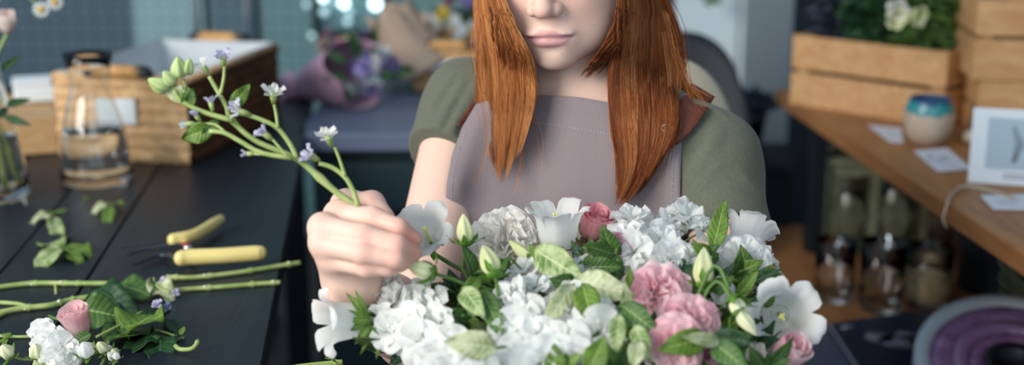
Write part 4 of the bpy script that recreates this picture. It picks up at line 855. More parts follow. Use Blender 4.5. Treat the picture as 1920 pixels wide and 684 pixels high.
def sd_shirt(p):
    d = sd_cloth(p)
    for H, A in ((HEML, AL), (HEMR, AR)):
        neararm = np.linalg.norm(p-H, axis=1) < .13
        d = np.where(neararm, smax(d, (p-H)@A, .002), d)
    d = smax(d, -(s_ell(p, NKC, (.100, .085, .085))), .004); d = smax(d, -(sd_neck(p)-.006), .004)
    return np.maximum(d, HIPZ-.02-p[:, 2])
M['shirt'] = mat('olive_jersey', lin('#66695a'), .85, spec=.15, noise=(220, '#595d4e', .5), bump=(700, .35), sheen=.15)
V, F = mesh_sdf(sd_shirt, np.array([-.25, 1.25, .5]), np.array([.42, 1.80, 1.12]), .0034)
mk('t_shirt', (V, F), M['shirt'], person)
# sleeve hem stitching
M['thread_green'] = mat('green_thread', lin('#565d48'), .8)
# ---------------------------------------------------------------- cloth surface seen along a direction: used to lay apron, straps and hair ON the shirt
def trace(PXY, off=.0, start=1.10, it=40, fn=None):
    R_ = np.array([ray(x, y) for x, y in PXY]); n_ = np.linalg.norm(R_, axis=1); t = np.full(len(R_), start)
    fn = fn or (lambda p: np.minimum(sd_cloth(p), sd_neck(p)))
    for _ in range(it): t = t+np.clip(fn(CAM+R_*t[:, None])-off, -.02, .05)/n_*.8
    return t
gx = np.arange(780, 1461, 20.); gy = np.arange(60, 1201, 20.); GX, GY = np.meshgrid(gx, gy)
DM = trace(np.stack([GX.ravel(), GY.ravel()], 1)).reshape(GX.shape); DM = np.minimum(DM, 1.75)
def dm(x, y):
    fx = np.clip((np.asarray(x, float)-780)/20, 0, len(gx)-1.001); fy = np.clip((np.asarray(y, float)-60)/20, 0, len(gy)-1.001); i = fx.astype(int); j = fy.astype(int); u = fx-i; v = fy-j
    return DM[j, i]*(1-u)*(1-v)+DM[j, i+1]*u*(1-v)+DM[j+1, i]*(1-u)*v+DM[j+1, i+1]*u*v
# apron bib: a cloth sheet following the chest
ny, nx = 70, 60
ysL = [195, 240, 290, 340, 400, 500, 640, 800, 950]; xsL = [893, 866, 848, 838, 834, 832, 835, 842, 850]
ysR = [252, 290, 340, 400, 500, 640, 800, 950]; xsR = [1278, 1277, 1276, 1275, 1276, 1280, 1275, 1262]
Pa = np.zeros((ny, nx, 3)); Da = np.zeros((ny, nx)); XY = np.zeros((ny, nx, 2))
for i in range(ny):
    for j in range(nx):
        s = j/(nx-1); top = np.interp(s, [0, .10, .26, .5, .72, 1], [195, 183, 176, 182, 197, 250]); t = (i/(ny-1))**1.1; y = top+(950-top)*t
        xl = np.interp(y, ysL, xsL); xr = np.interp(y, ysR, xsR); xl = 893 if y < 195 else xl; xr = 1278 if y < 252 else xr
        XY[i, j] = (xl+(xr-xl)*s, y)
Da = dm(XY[..., 0], XY[..., 1])
Da = np.minimum(Da, 1.495+.00003*(XY[..., 0]-835)); K = Da.copy()
for _ in range(14):                                                   # taut cloth bridges the hollows
    Kp = np.pad(K, 1, mode='edge'); A = (Kp[:-2, 1:-1]+Kp[2:, 1:-1]+Kp[1:-1, :-2]+Kp[1:-1, 2:])/4; K = np.minimum(A, Da)
K -= .007
s_ = np.linspace(0, 1, nx)[None]; t_ = np.linspace(0, 1, ny)[:, None]
K = K-.0022*np.sin(s_*19+2*np.sin(t_*3))*np.clip(t_*3, 0, 1)*np.exp(-((s_-.15)/.22)**2)-.0016*np.sin(s_*26+t_*5)*np.clip(t_*2.5, 0, 1)
K[:, :4] += (np.array([1, .7, .4, .15])*.006)[None]; K[:, -3:] += (np.array([.2, .6, 1])*.005)[None]
for i in range(ny):
    for j in range(nx): Pa[i, j] = PT(XY[i, j, 0], XY[i, j, 1], K[i, j])
low = Pa[..., 2] < .64                                                # below the waist the cloth turns onto the lap
M['apron'] = mat('mauve_canvas', lin('#8b8083'), .85, spec=.15, noise=(500, '#857a7d', .6), bump=(1100, .35))
apron = mk('apron', surf(Pa), M['apron'], person, solid=.0016)
def ap(x, y, off=.0015):
    k = np.argmin((XY[..., 0]-x)**2+(XY[..., 1]-y)**2); return PT(x, y, K.ravel()[k]-off)
M['thread'] = mat('white_thread', lin('#b9bcc4'), .7)
st = []
for line in ([(1003, 229), (1060, 238), (1160, 254)], [(1256, 268), (1277, 274)], [(1263, 262), (1261, 310), (1260, 400)], [(872, 246), (858, 290), (848, 340), (845, 400)]):
    L_ = spline(line, 200); d_ = np.concatenate([[0], np.cumsum(np.linalg.norm(np.diff(L_, axis=0), axis=1))])
    for s in np.arange(0, d_[-1]-3, 6.2):
        a = [np.interp(s, d_, L_[:, 0]), np.interp(s, d_, L_[:, 1])]; b = [np.interp(s+3.6, d_, L_[:, 0]), np.interp(s+3.6, d_, L_[:, 1])]
        st.append(tube([ap(*a), ap(*b)], .00035, 5))
mk('stitching', st, M['thread'], person)
M['leather'] = mat('brown_leather', lin('#6e3c2c'), .5, spec=.4, noise=(40, '#55291e', .6), bump=(300, .4))
def strip(path, w, off=.006, n=20, name='strap', offs=None):
    Q = spline([(x, y, 0) for x, y in path], n)[:, :2]; T = np.gradient(Q, axis=0); T /= np.linalg.norm(T, axis=1)[:, None]; Nn = np.stack([-T[:, 1], T[:, 0]], 1)
    P = np.zeros((n, 5, 3))
    for i in range(n):
        ww = np.interp(i/(n-1), np.linspace(0, 1, len(w)), w)
        for j in range(5):
            x, y = Q[i]+Nn[i]*(j/4-.5)*ww; P[i, j] = PT(x, y, min(float(dm(x, y)), 1.50 if x > 1100 else 1.60)-off)
    return surf(P)
stp = mk('strap', strip([(1318, 168), (1296, 205), (1272, 238), (1256, 262)], [52, 50, 46, 34], .0105), M['leather'], person, solid=.0022, label='brown leather strap over the shoulder')
mk('strap', strip([(925, 150), (900, 190), (880, 213), (858, 236)], [26, 24, 16, 4], .008), M['leather'], person, solid=.0022, label='brown leather strap by the light sleeve')
c = PT(1250, 240, float(dm(1250, 240))-.027); a = np.linspace(0, 2*math.pi, 33); zz = nrm(CAM-c+np.array([0, 0, .35])); Bm = basis(zz)
mk('strap_ring', tube([c+Bm@np.array([math.cos(t)*.0062, math.sin(t)*.0040, 0]) for t in a], .0011, 8, False), mat('silver_ring', (.55, .52, .48, 1), .25, 1), stp)
# trousers, shoes and the chair she sits on
M['navy'] = mat('navy_denim', lin('#141c28'), .85, noise=(150, '#1b2634', .6), bump=(500, .4))
KN = [tw(-.11, -.40, 0), tw(.11, -.42, 0)]; HP = [tw(-.085, .02, 0), tw(.085, .02, 0)]
def sd_tr(p):
    d = None
    for k, h_ in zip(KN, HP):
        k3 = np.array([k[0], k[1], .545]); h3 = np.array([h_[0], h_[1], .555]); an = np.array([k[0], k[1]+.05, .12])
        e = smin(s_cap(p, h3, k3, .088, .064), s_cap(p, k3, an, .062, .044), .02); d = e if d is None else smin(d, e, .01)
    return smin(d, s_ell(p, tw(0, .03, 0)*np.array([1, 1, 0])+np.array([0, 0, .575]), (.172, .128, .095)), .03)
V, F = mesh_sdf(sd_tr, np.array([-.3, .9, .05]), np.array([.45, 1.85, .75]), .008); mk('trousers', (V, F), M['navy'], person)
for k in KN:
    s3 = np.array([k[0], k[1], 0])
    mk('shoe', mesh_sdf(lambda p: np.maximum(smin(s_cap(p, s3+(0, .06, .05), s3+(0, -.10, .032), .042, .030), s_ell(p, s3+(0, .05, .09), (.04, .045, .05)), .03), .002-p[:, 2]), s3-np.array([.1, .22, .05]), s3+np.array([.1, .22, .2]), .006), M['black'], person)
# ---------------------------------------------------------------- hair
mh = bpy.data.materials.new('copper_hair'); mh.use_nodes = True; nt = mh.node_tree; b = nt.nodes['Principled BSDF']
at = nt.nodes.new('ShaderNodeAttribute'); at.attribute_name = 'tint'; nt.links.new(at.outputs['Color'], b.inputs['Base Color'])
b.inputs['Roughness'].default_value = .46; b.inputs['Specular IOR Level'].default_value = .35; b.inputs['Specular Tint'].default_value = (1, .75, .5, 1)
t = nt.nodes.new('ShaderNodeBsdfTranslucent'); nt.links.new(at.outputs['Color'], t.inputs[0]); ms = nt.nodes.new('ShaderNodeMixShader'); ms.inputs[0].default_value = .15
nt.links.new(b.outputs[0], ms.inputs[1]); nt.links.new(t.outputs[0], ms.inputs[2]); nt.links.new(ms.outputs[0], nt.nodes['Material Output'].inputs[0])
M['hair'] = mh
def strands(P, col, r=.00029, name='hair', tipp=.55):
    P = np.asarray(P); S, n, _ = P.shape; T = np.gradient(P, axis=1); T /= np.linalg.norm(T, axis=2)[..., None]+1e-9
    v = nrm([.3, -.8, .5]); N = np.cross(T, v); N /= np.linalg.norm(N, axis=2)[..., None]+1e-9; B = np.cross(T, N)
    rr = (np.asarray(r)*np.ones(S))[:, None]*(1-.75*np.linspace(0, 1, n)[None]**4); V = []
    for k in range(3):
        a = 2*math.pi*k/3; V.append(P+rr[..., None]*(math.cos(a)*N+math.sin(a)*B))
    V = np.stack(V, 2); idx = np.arange(S*n*3).reshape(S, n, 3); q = []
    for k in range(3):
        m = (k+1) % 3; q.append(np.stack([idx[:, :-1, k], idx[:, :-1, m], idx[:, 1:, m], idx[:, 1:, k]], -1).reshape(-1, 4))
    o = mk(name, (V.reshape(-1, 3), np.concatenate(q)), M['hair'], person)
    ca = o.data.color_attributes.new('tint', 'FLOAT_COLOR', 'POINT'); c = np.repeat(col[:, None], n*3, 1).reshape(-1, 4)
    ca.data.foreach_set('color', c.astype(np.float32).ravel()); return o
def cr(C, n):
    """C: S,m,3 control points -> S,n,3"""
    m = C.shape[1]; Q = np.concatenate([2*C[:, :1]-C[:, 1:2], C, 2*C[:, -1:]-C[:, -2:-1]], 1); t = np.linspace(0, m-1-1e-6, n); i = t.astype(int); u = (t-i)[None, :, None]
    p0, p1, p2, p3 = [Q[:, i+k] for k in range(4)]
    return .5*((2*p1)+(-p0+p2)*u+(2*p0-5*p1+4*p2-p3)*u*u+(-p0+3*p1-3*p2+p3)*u**3)
def headdepth(x, y):
    t = trace(np.stack([x, y], 1), start=1.30, it=30, fn=sd_body); return t
HCc = [np.array(lin(h)) for h in ('#cc8850', '#ba7341', '#a05a33', '#874529', '#64301e', '#dca46c')]
def mass(side, yl, inn, outr, nlock, per, endfn, prob, seed, r=.00034):
    g = np.random.default_rng(seed); Cs, cols = [], []
    sg = -1 if side == 'L' else 1
    for L_ in range(nlock):
        la = g.uniform(0, 1); ll = g.uniform(0, 1); ye = endfn(la, g); ph = g.uniform(0, 6); cb = g.choice(len(HCc), p=prob)
        tipx = g.normal(0, .08); m = 11; ylv = np.concatenate([[0], np.linspace(.12, 1, m-1)])*ye
        a = np.clip(la+g.normal(0, .05, per), -.03, 1.03)[:, None]; lay = np.clip(ll+g.normal(0, .12, per), 0, 1)[:, None]
        ends = np.clip(1-np.abs(g.normal(0, .07, per)), .6, 1)[:, None]
        y = ylv[None]*ends; vv = (ylv/ye)[None]
        conv = np.clip(vv, 0, 1)**2.4*.42                                # locks gather towards their tip
        aa = a*(1-conv)+(la+tipx)*conv+.03*np.sin(vv*5+ph)*vv+g.normal(0, .012, (per, 1))*vv
        x = np.array([np.interp(y[k], yl, inn) for k in range(per)]); xo = np.array([np.interp(y[k], yl, outr) for k in range(per)]); x = x+(xo-x)*aa
        dd = np.zeros_like(x)
        body_d = np.where(y > 118, dm(x, np.maximum(y, 60)), 9); up_d = 1.425+.055*np.clip(aa, 0, 1)+.03*lay
        if side == 'R': up_d = up_d+.005
        hx = np.clip(x, 900, 1250); hd = HD(hx, y, side)
        front = np.minimum(np.minimum(body_d-.013-.016*(1-lay), 1.50), 9)
        w = np.clip((y-90)/110, 0, 1); dd = np.minimum(up_d, hd-.007-.008*(1-lay))*(1-w)+np.minimum(front, up_d+.02)*w
        dd = np.minimum(dd, body_d-.012)
        P = CAM+(FW+RX*((x-960)/FP)[..., None]-UP*((y-342)/FP)[..., None])*dd[..., None]
        bq = a[:, 0]; c0 = np.stack([hw(sg*.006, .03+.03*b_, .126) for b_ in bq]); c1 = np.stack([hw(sg*.048, -.02+.03*b_, .108) for b_ in bq]); c2 = np.stack([hw(sg*.080, -.03+.04*b_, .055) for b_ in bq])
        C = np.concatenate([c0[:, None], c1[:, None], c2[:, None], P], 1); Cs.append(C)
        cc = np.tile(HCc[cb], (per, 1)); rnd = np.array([HCc[i] for i in g.choice(len(HCc), per, p=prob)]); cc = cc*.45+rnd*.55; jit = g.uniform(.70, 1.25, (per, 1)); cc[:, :3] = cc[:, :3]*jit; cols.append(np.clip(cc, 0, 1))
    return np.concatenate(Cs), np.concatenate(cols)
# depth of the head along the hair edge
_hx = np.arange(880, 1281, 10.); _hy = np.arange(0, 151, 10.); _X, _Y = np.meshgrid(_hx, _hy); _D = headdepth(_X.ravel(), _Y.ravel()).reshape(_X.shape); _D = np.where(_D > 1.56, 1.56, _D); _Q = np.pad(_D, 1, mode='edge'); _D = np.min([_Q[a:a+_D.shape[0], b_:b_+_D.shape[1]] for a in range(3) for b_ in range(3)], axis=0)
def HD(x, y, side):
    i = np.clip(((x-880)/10).astype(int), 0, len(_hx)-1); j = np.clip((y/10).astype(int), 0, len(_hy)-1); return np.where(y > 150, 1.6, _D[j, i])
yl = [0, 60, 110, 160, 200, 250, 300, 352]
inL = [948, 972, 996, 1004, 1001, 988, 972, 948]; outL = [890, 893, 896, 898, 900, 906, 914, 922]
C1, K1 = mass('L', yl, inL, outL, 92, 50, lambda a, g: (g.choice([g.uniform(165, 205), g.uniform(235, 300)]) if a < .22 else g.uniform(255, 352) if a < .85 else g.uniform(200, 320)), [.33, .25, .16, .1, .04, .12], 3)  # lighter tone mix: light on the window side put into the hair colour
yr = [0, 60, 110, 150, 200, 250, 300, 350, 392]
inR = [1164, 1160, 1150, 1146, 1147, 1152, 1162, 1160, 1148]; outR = [1250, 1254, 1258, 1263, 1268, 1266, 1246, 1216, 1172]
C2, K2 = mass('R', yr, inR, outR, 110, 56, lambda a, g: (g.choice([g.uniform(190, 260), g.uniform(330, 392)]) if a < .3 else g.uniform(300, 392) if a < .7 else g.choice([g.uniform(240, 300), g.uniform(290, 370)])), [.04, .13, .3, .33, .18, .02], 5)  # darker tone mix: shade on the far side put into the hair colour
yf = [0, 40, 80, 110, 135, 152]
C3, K3 = mass('R', yf, [1158, 1152, 1134, 1110, 1090, 1079], [1195, 1186, 1170, 1148, 1124, 1108], 12, 60, lambda a, g: g.uniform(128, 152), [.02, .15, .35, .3, .16, .02], 8)
strands(cr(np.concatenate([C1, C2, C3]), 34), np.concatenate([K1, K2, K3]))
# loose single hairs
g = np.random.default_rng(11); Cs, cols = [], []
fly = [([(900, 60), (903, 150), (914, 250), (893, 352)], 5), ([(975, 120), (995, 200), (1008, 270), (1014, 318)], 4), ([(960, 150), (978, 260), (972, 330), (958, 362)], 6), ([(985, 90), (1000, 140), (1012, 185), (1018, 190)], 5), ([(893, 20), (884, 90), (895, 180), (905, 240)], 5),
       ([(1250, 60), (1262, 160), (1255, 260), (1235, 335)], 8), ([(1246, 20), (1262, 80), (1270, 160), (1250, 250)], 8), ([(1165, 200), (1148, 235), (1150, 290), (1148, 330)], 5), ([(1240, 150), (1244, 260), (1220, 330), (1200, 350)], 8), ([(1150, 10), (1120, 70), (1100, 92), (1088, 98)], 3), ([(1262, 90), (1285, 140), (1300, 175), (1325, 205)], 12)]
for pts, n_ in fly:
    for k in range(n_):
        q_ = np.array(pts, float)+g.normal(0, 3.0, (1, 2))+g.normal(0, 2.5, (len(pts), 2))*np.linspace(0, 1, len(pts))[:, None]*1.6
        row = []
        for x, y in q_: row.append(PT(x, y, min(float(dm(x, max(y, 60)))-.018 if y > 110 else 1.46, 1.47)))
        Cs.append(np.array(row)); cc = HCc[g.choice([0, 1, 2, 5])].copy(); cols.append(cc)
strands(cr(np.array(Cs), 30), np.array(cols), .00022, 'loose_hair')
# back of the hair and the lock trailing behind the far shoulder
Cs, cols = [], []
for k in range(2600):
    u = g.uniform(-1, 1); w = g.uniform(0, 1); yb = .085*math.sqrt(max(0, 1-u*u*.8))
    z0 = tw(u*.085+g.normal(0, .006), .075+.03*w, -.02); z1 = tw(u*.09+g.normal(0, .01), .095+.025*w, -.10-.06*g.random())
    Cs.append([hw(u*.004, .03, .127), hw(u*.05, .03+yb*.9, .10), hw(u*.082, .030+yb, .02), hw(u*.085, .040+yb*.9, -.06), z0, z1]); cols.append(HCc[g.choice(5, p=[.15, .25, .3, .2, .1])])
for k in range(220):
    j = g.normal(0, 1, 3)*.004
    Cs.append([hw(.01, .03, .127), hw(.06, .02, .10), hw(.086, .02, .02), PT(1262+g.uniform(-6, 6), 60, 1.50)+j, PT(1272+g.uniform(-6, 6), 150, 1.50)+j, PT(1300+g.uniform(-8, 30), 185+g.uniform(-4, 8), 1.475)+j*.6]); cols.append(HCc[g.choice(5, p=[.1, .2, .3, .25, .15])])
strands(cr(np.array(Cs), 22), np.array(cols), .00045, 'back_hair')
def sd_cap(p):
    q = (p-HC)@HR; d = s_ell(q, (0, .026, .040), (.077, .096, .087)); return np.maximum(d, np.maximum(-.02-q[:, 1]-.0*q[:, 2]-np.clip(q[:, 2]-.03, 0, 1)*1.2, -.05-q[:, 2]))
V, F = mesh_sdf(sd_cap, HC-.16, HC+.16, .004)
capo = mk('hair_base', (V, F), M['hair'], person)
ca = capo.data.color_attributes.new('tint', 'FLOAT_COLOR', 'POINT'); ca.data.foreach_set('color', np.tile(HCc[3], (len(capo.data.vertices), 1)).astype(np.float32).ravel())
# ================================================================ things lying on the work table
def TT(x, y, h=0.0): return ON(x, y, TZ+.0005+h)
def tstem(root, pts, r=.0028, nodes=(), m_='stem', n=None, name='stem'):
    q = spline([TT(x, y, r+(p[0] if p else 0)) for x, y, *p in pts], n or 40); rr = np.full(len(q), r, float)
    for t in nodes: rr += r*.55*np.exp(-((np.linspace(0, 1, len(q))-t)/.012)**2)
    o = mk(name, tube(q, rr, 9), M[m_], root)
    for i, t in enumerate(nodes):
        p = q[int(t*(len(q)-1))]+np.array([0, -.6*r, r*.9*(1 if i % 2 else -.2)]); mk('cut_scar', lathe([(.0001, -.0012), (r*.6, -.0006), (r*.6, .0006), (.0001, .0014)], p, 8), M['scar'], o)
    return o
def tleaf(root, a, b, w, m_='leaf', ha=.004, hb=.004, tilt=(0, 0, 1), name='leaf', **k):
    A = TT(*a, ha); B = TT(*b, hb); kw = dict(fold=.25, curl=.5, wave=.10); kw.update(k)
    return mk(name, leaf_between(A, B, w, face=tilt, **kw), M[m_], root, solid=.0004)
# pruning shears
pr = thing('pruning_shears', 'open garden pruning shears with pale yellow handles on the black table', 'pruning shears', TT(345, 465))
M['yelh'] = mat('pale_yellow_rubber', lin('#e6d389'), .32, spec=.5); M['steel'] = mat('dark_steel', lin('#5a626c'), .35, 1); M['red'] = mat('red_cap', lin('#8e2f2f'), .35)
q = [TT(x, y, .017) for x, y in ((329, 487), (345, 483), (375, 481), (420, 479), (460, 476), (488, 474), (497, 475))]
mk('handle', tube(spline(q, 26), [.004, .0082, .0100, .0106]+[.0108]*6+[.0105]*10+[.0100, .0096, .009, .008, .006, .003], 14, sx=.85, nz=(0, 0, 1)), M['yelh'], pr)
q = [TT(x, y, .016) for x, y in ((316, 452), (328, 449), (346, 446), (366, 440), (388, 428), (408, 415), (419, 408))]
mk('handle', tube(spline(q, 26), [.003, .0075, .0088, .0092]+[.0092]*6+[.0088]*10+[.0082, .0078, .0073, .0068, .005, .003], 14, sx=.85, nz=(0, 0, 1)), M['yelh'], pr)
mk('pivot_neck', tube([TT(347, 450, .012), TT(352, 466, .012), TT(362, 480, .012)], .0058, 10), M['yelh'], pr)
pv = mk('pivot_bolt', lathe([(.0001, 0), (.0055, 0), (.0055, .006), (.004, .008), (.0001, .008)], TT(352, 470, .014), 18), M['chrome'], pr); mk('lock_cap', lathe([(.0001, 0), (.0065, 0), (.006, .005), (.0001, .006)], TT(350, 461, .018), 18), M['red'], pr)
def blade(pts, w, z): 
    L_ = spline([(x, y, 0) for x, y in pts], 14); P = np.zeros((14, 3, 3))
    for i in range(14):
        t = i/13; ww = w*(1-t)**.6*math.sin(min(1, t*4+.4)*1.57)
        for j in (0, 1, 2): P[i, j] = TT(L_[i, 0], L_[i, 1], z)+np.array([0, (j-1)*ww/2, 0])
    return surf(P)
mk('blade', blade([(362, 481), (330, 482), (300, 476), (270, 488), (247, 497)], .016, .008), M['steel'], pr, solid=.003); mk('blade', blade([(345, 455), (325, 458), (300, 462), (270, 467), (238, 477)], .022, .011), M['steel'], pr, solid=.003)
mk('blade', blade([(318, 450), (290, 455), (255, 459), (222, 464)], .006, .010), M['steel'], pr, solid=.002)
mk('spring', tube([TT(335+i*.9, 463+4*math.sin(i*1.9), .013+.004*math.cos(i*1.9)) for i in range(22)], .0011, 6), M['steel'], pr)
# cut stems
def stem_thing(label, pts, r, nodes, cat='stem', m_='stem'):
    t = thing('flower_cutting', label, cat, TT(*pts[len(pts)//2][:2])); tstem(t, pts, r, nodes, m_); return t
stem_thing('upper of two bare cut stems pointing to the table edge below the shears', [(312, 519, .002), (360, 520), (420, 514), (465, 508), (520, 499), (563, 492)], .0030, (.08, .30, .62, .90))
stem_thing('lower of two bare cut stems pointing to the table edge', [(318, 544, .002), (360, 541), (420, 537), (480, 532), (526, 529)], .0029, (.05, .38, .72, .93))
a = stem_thing('long bare cut stem entering from the left edge of the photo', [(-20, 540), (60, 531), (140, 531), (212, 531)], .0031, (.35, .58, .70)); tstem(a, [(104, 534), (105, 550)], .0016, (), name='side_shoot')
a = stem_thing('forked thick cut stem pointing at the pink rose on the table', [(-20, 590), (40, 578), (95, 572), (130, 563), (172, 556)], .0036, (.3, .62, .8)); tstem(a, [(-20, 566), (30, 569), (56, 576)], .0026, (), name='side_branch'); tstem(a, [(10, 586), (-15, 600)], .0022, (), name='side_branch')
a = stem_thing('thin cut stem with small leaf tufts at the lower left', [(-20, 628), (30, 631), (66, 630)], .0018, ()); 
for k, (b_, e_) in enumerate((((18, 630), (-6, 622)), ((18, 632), (-8, 640)), ((20, 630), (2, 612)), ((14, 634), (2, 650)))): tleaf(a, b_, e_, .006, 'leaf_bright', seed=k)
a = stem_thing('cut stem end poking over the table corner at the bottom of the photo', [(500, 700, .003), (560, 688, .004), (642, 679, .004)], .0032, (.93,)); tleaf(a, (632, 680), (612, 666), .008, 'leaf_bright', .012, .022)
# leaf sprigs
def sprig(label, stem, leaves, m_='leaf_bright', r=.0012):
    t = thing('leaf_sprig', label, 'leaves', TT(*stem[0][:2])); tstem(t, stem, r, (), 'stem', 12)
    for k, (a, b_, w, *mm) in enumerate(leaves): tleaf(t, a, b_, w, mm[0] if mm else m_, .006+.003*(k % 2), .010+.003*(k % 3), seed=k, serr=.05, curl=.7)
    return t
sprig('leaf sprig nearest the tall vase on the table', [(128, 392), (100, 400), (92, 418)], [((100, 402), (48, 408), .026, 'leaf_pale'), ((104, 400), (128, 392), .014), ((100, 408), (112, 434), .022, 'leaf_var'), ((98, 400), (92, 388), .010)])
sprig('leaf sprig of four pointed leaves lower on the table', [(122, 428), (118, 450), (116, 470)], [((116, 462), (66, 436), .032, 'leaf_var'), ((118, 466), (60, 488), .036, 'leaf_var'), ((122, 462), (174, 462), .034), ((118, 450), (130, 428), .012), ((122, 470), (160, 482), .020)])
sprig('small leaf sprig at the foot of the carafe', [(232, 374), (212, 384), (196, 398)], [((210, 384), (166, 390), .028, 'leaf_pale'), ((208, 386), (196, 412), .018), ((212, 382), (234, 374), .012), ((206, 380), (200, 374), .008)])
sprig('leaf crumb lying between the carafe and the sprigs', [(168, 370), (160, 372)], [((168, 369), (156, 371), .006)])
# green ivy-like leaves
def leafthing(label, parts_, stem=None):
    t = thing('leaf', label, 'leaf', TT(*parts_[0][0]))
    for k, (a, b_, w, m_, ha, hb, tl_, kw) in enumerate(parts_): tleaf(t, a, b_, w, m_, ha, hb, tl_, name='leaf_blade', seed=k+3, **kw)
    if stem: tstem(t, *stem)
    return t
leafthing('broad green leaf lying across the end of the long stem', [((282, 556), (200, 508), .048, 'leaf', .006, .020, (.2, -.35, 1), dict(wid=.55))])
leafthing('dark folded leaf pair in the middle of the leaf heap', [((172, 556), (252, 574), .044, 'leaf_dark', .006, .016, (0, -.5, 1), dict(fold=.5, wid=.6)), ((176, 542), (240, 548), .036, 'leaf_dark', .010, .016, (.1, -.4, 1), {}), ((165, 560), (225, 590), .038, 'leaf_dark', .004, .008, (0, -.6, 1), dict(fold=.4))])
leafthing('pale-backed leaf touching the pink rose on the table', [((150, 578), (228, 592), .042, 'leaf', .020, .012, (0, -1, .6), dict(wid=.6, fold=.35))])
leafthing('leaf with a thick pale midrib lying on the heap', [((206, 640), (288, 580), .046, 'leaf', .012, .010, (0, -.5, 1), dict(wid=.4, fold=.2))], ([(180, 632, .014), (230, 606, .016), (266, 584, .012)], .0016, (.97,), 'stem', 14))
leafthing('heart-shaped bright green leaf at the right of the heap', [((240, 625), (303, 560), .052, 'leaf_bright', .014, .030, (-.3, -.8, .8), dict(wid=.35, fold=.35, wave=.18)), ((244, 622), (228, 606), .018, 'leaf', .016, .02, (0, -.5, 1), {})])
leafthing('grey-green curled leaf beside the lilac florets', [((283, 528), (330, 562), .030, 'leaf_pale', .014, .006, (.4, -.5, .8), dict(wave=.2, fold=.4))], ([(288, 520, .010), (294, 536, .012), (318, 548, .010)], .0013, (), 'stem', 12))
leafthing('dark leaf in shade at the bottom of the heap', [((300, 636), (212, 654), .034, 'leaf_dark', .004, .004, (0, 0, 1), {})])
leafthing('dark diamond-shaped leaf lying flat near the curled bits', [((300, 626), (299, 680), .036, 'leaf_dark', .004, .004, (0, 0, 1), dict(wid=.5))])
leafthing('dark leaf under the forked stem end', [((262, 596), (330, 566), .024, 'leaf_dark', .003, .003, (0, 0, 1), {})])
leafthing('narrow leaf with a browned tip right of the heap', [((306, 596), (346, 622), .014, 'leaf_dark', .004, .010, (0, 0, 1), {}), ((340, 628), (344, 606), .007, 'leaf_bright', .006, .014, (0, -1, .4), {})])
def bit(label, pts, r, m_='stem'): t = thing('stem_piece', label, 'stem', TT(*pts[0][:2])); tstem(t, pts, r, (.98,), m_, 14); return t
bit('short cut stalk right of the heart-shaped leaf', [(290, 618), (310, 623), (330, 630)], .0014); bit('short stalk with pale end by the curled green peel', [(318, 650), (330, 638), (346, 632)], .0016, 'stem_dark'); bit('curled green stem peel at the right of the heap', [(329, 648, .003), (336, 654, .002), (350, 655, .002), (362, 652, .004), (370, 642, .008), (368, 638, .01)], .0026)
bit('thin leaf shred left of the pink rose', [(92, 592), (104, 597), (118, 600)], .0018, 'stem_dark')
# lilac florets
for k, (x, y, s_, h_, lb) in enumerate(((308, 532, .75, .010, 'lilac floret upper left of the small cluster on the table'), (329, 551, .55, .010, 'lilac floret furthest right on the table'), (297, 573, .75, .018, 'lilac floret above the heart-shaped leaf'), (312, 579, .70, .012, 'blue-violet floret beside the heart-shaped leaf'))):
    t = thing('floret', lb, 'flower', TT(x, y)); c = TT(x, y, h_); Bf = basis((.3*math.sin(k*2), -.5, .8)); mk('petals', [xf(p, Bf, c, s_) for p in rosette([(4, D(75), .012, D(40), D(80), .001, 0, .001), (4, D(70), .009, D(15), D(50), .001, .001, .001)], k)], M['lilac' if k != 3 else 'lilac_dark'], t, solid=.0003)
    mk('stalk', tube([c, TT(x-6, y+3, .002)], .0012, 6), M['stem'], t)
# pink rose lying on the table
M['coral_pale'] = mat('soft_pink_petal', lin('#efb9c0'), .55, spec=.2, transl=.35, noise=(40, '#fae3e2', .8))
rp = thing('pink_rose', 'pink rose lying on its side on the black table', 'rose', TT(145, 612)); c0 = TT(156, 634, .006); ax0 = nrm([-.16, -.22, .9])
mk('bloom', [xf(p, basis(ax0), c0, 1.28) for p in rose(9, 1.0, .38, 13)], M['coral_pale'], rp); mk('stem', tube(spline([c0-ax0*.002, TT(128, 645, .006), TT(84, 662, .004)], 10), .0034, 8), M['stem_dark'], rp); tleaf(rp, (172, 626), (122, 648), .014, 'leaf', .02, .008, (0, -.8, .6))
# white stock cluster lying at the bottom left
ws = thing('stock_flower', 'white double stock flower lying at the lower left corner of the table', 'flower', TT(100, 650))
fl0 = [mk('floret', [xf(p, np.eye(3), (0, 0, 0), 1.0) for p in stock_floret(30+i)], M['petal'], None) for i in range(5)]
for o in fl0: COL.objects.unlink(o)
def place_floret(root, pos, d, s, g, kind='petal', name='floret', k=None):
    o = fl0[g.randrange(5) if k is None else k].copy(); COL.objects.link(o); o.parent = root
    if kind != 'petal': o.data = o.data.copy(); o.data.materials[0] = M[kind]
    Bm = basis(d)@rz(g.uniform(0, 6.28)); mm = Matrix([list(r) for r in Bm]); o.matrix_basis = Matrix.Translation(Vector(pos)-root.location)@mm.to_4x4()@Matrix.Scale(s, 4); o.name = name; return o
g = random.Random(5)
for (x, y, h_, s_, d) in ((82, 622, .022, .95, (-.4, -.5, .8)), (96, 640, .026, 1.05, (-.1, -.8, .7)), (118, 652, .024, 1.0, (.4, -.6, .7)), (104, 664, .018, .9, (0, -.9, .5)), (128, 672, .014, .8, (.5, -.7, .4)), (78, 648, .012, .8, (-.7, -.5, .4))): place_floret(ws, TT(x, y, h_), d, s_, g)
tstem(ws, [(110, 660, .008), (70, 690, .006), (20, 720, .002)], .0028, ()); 
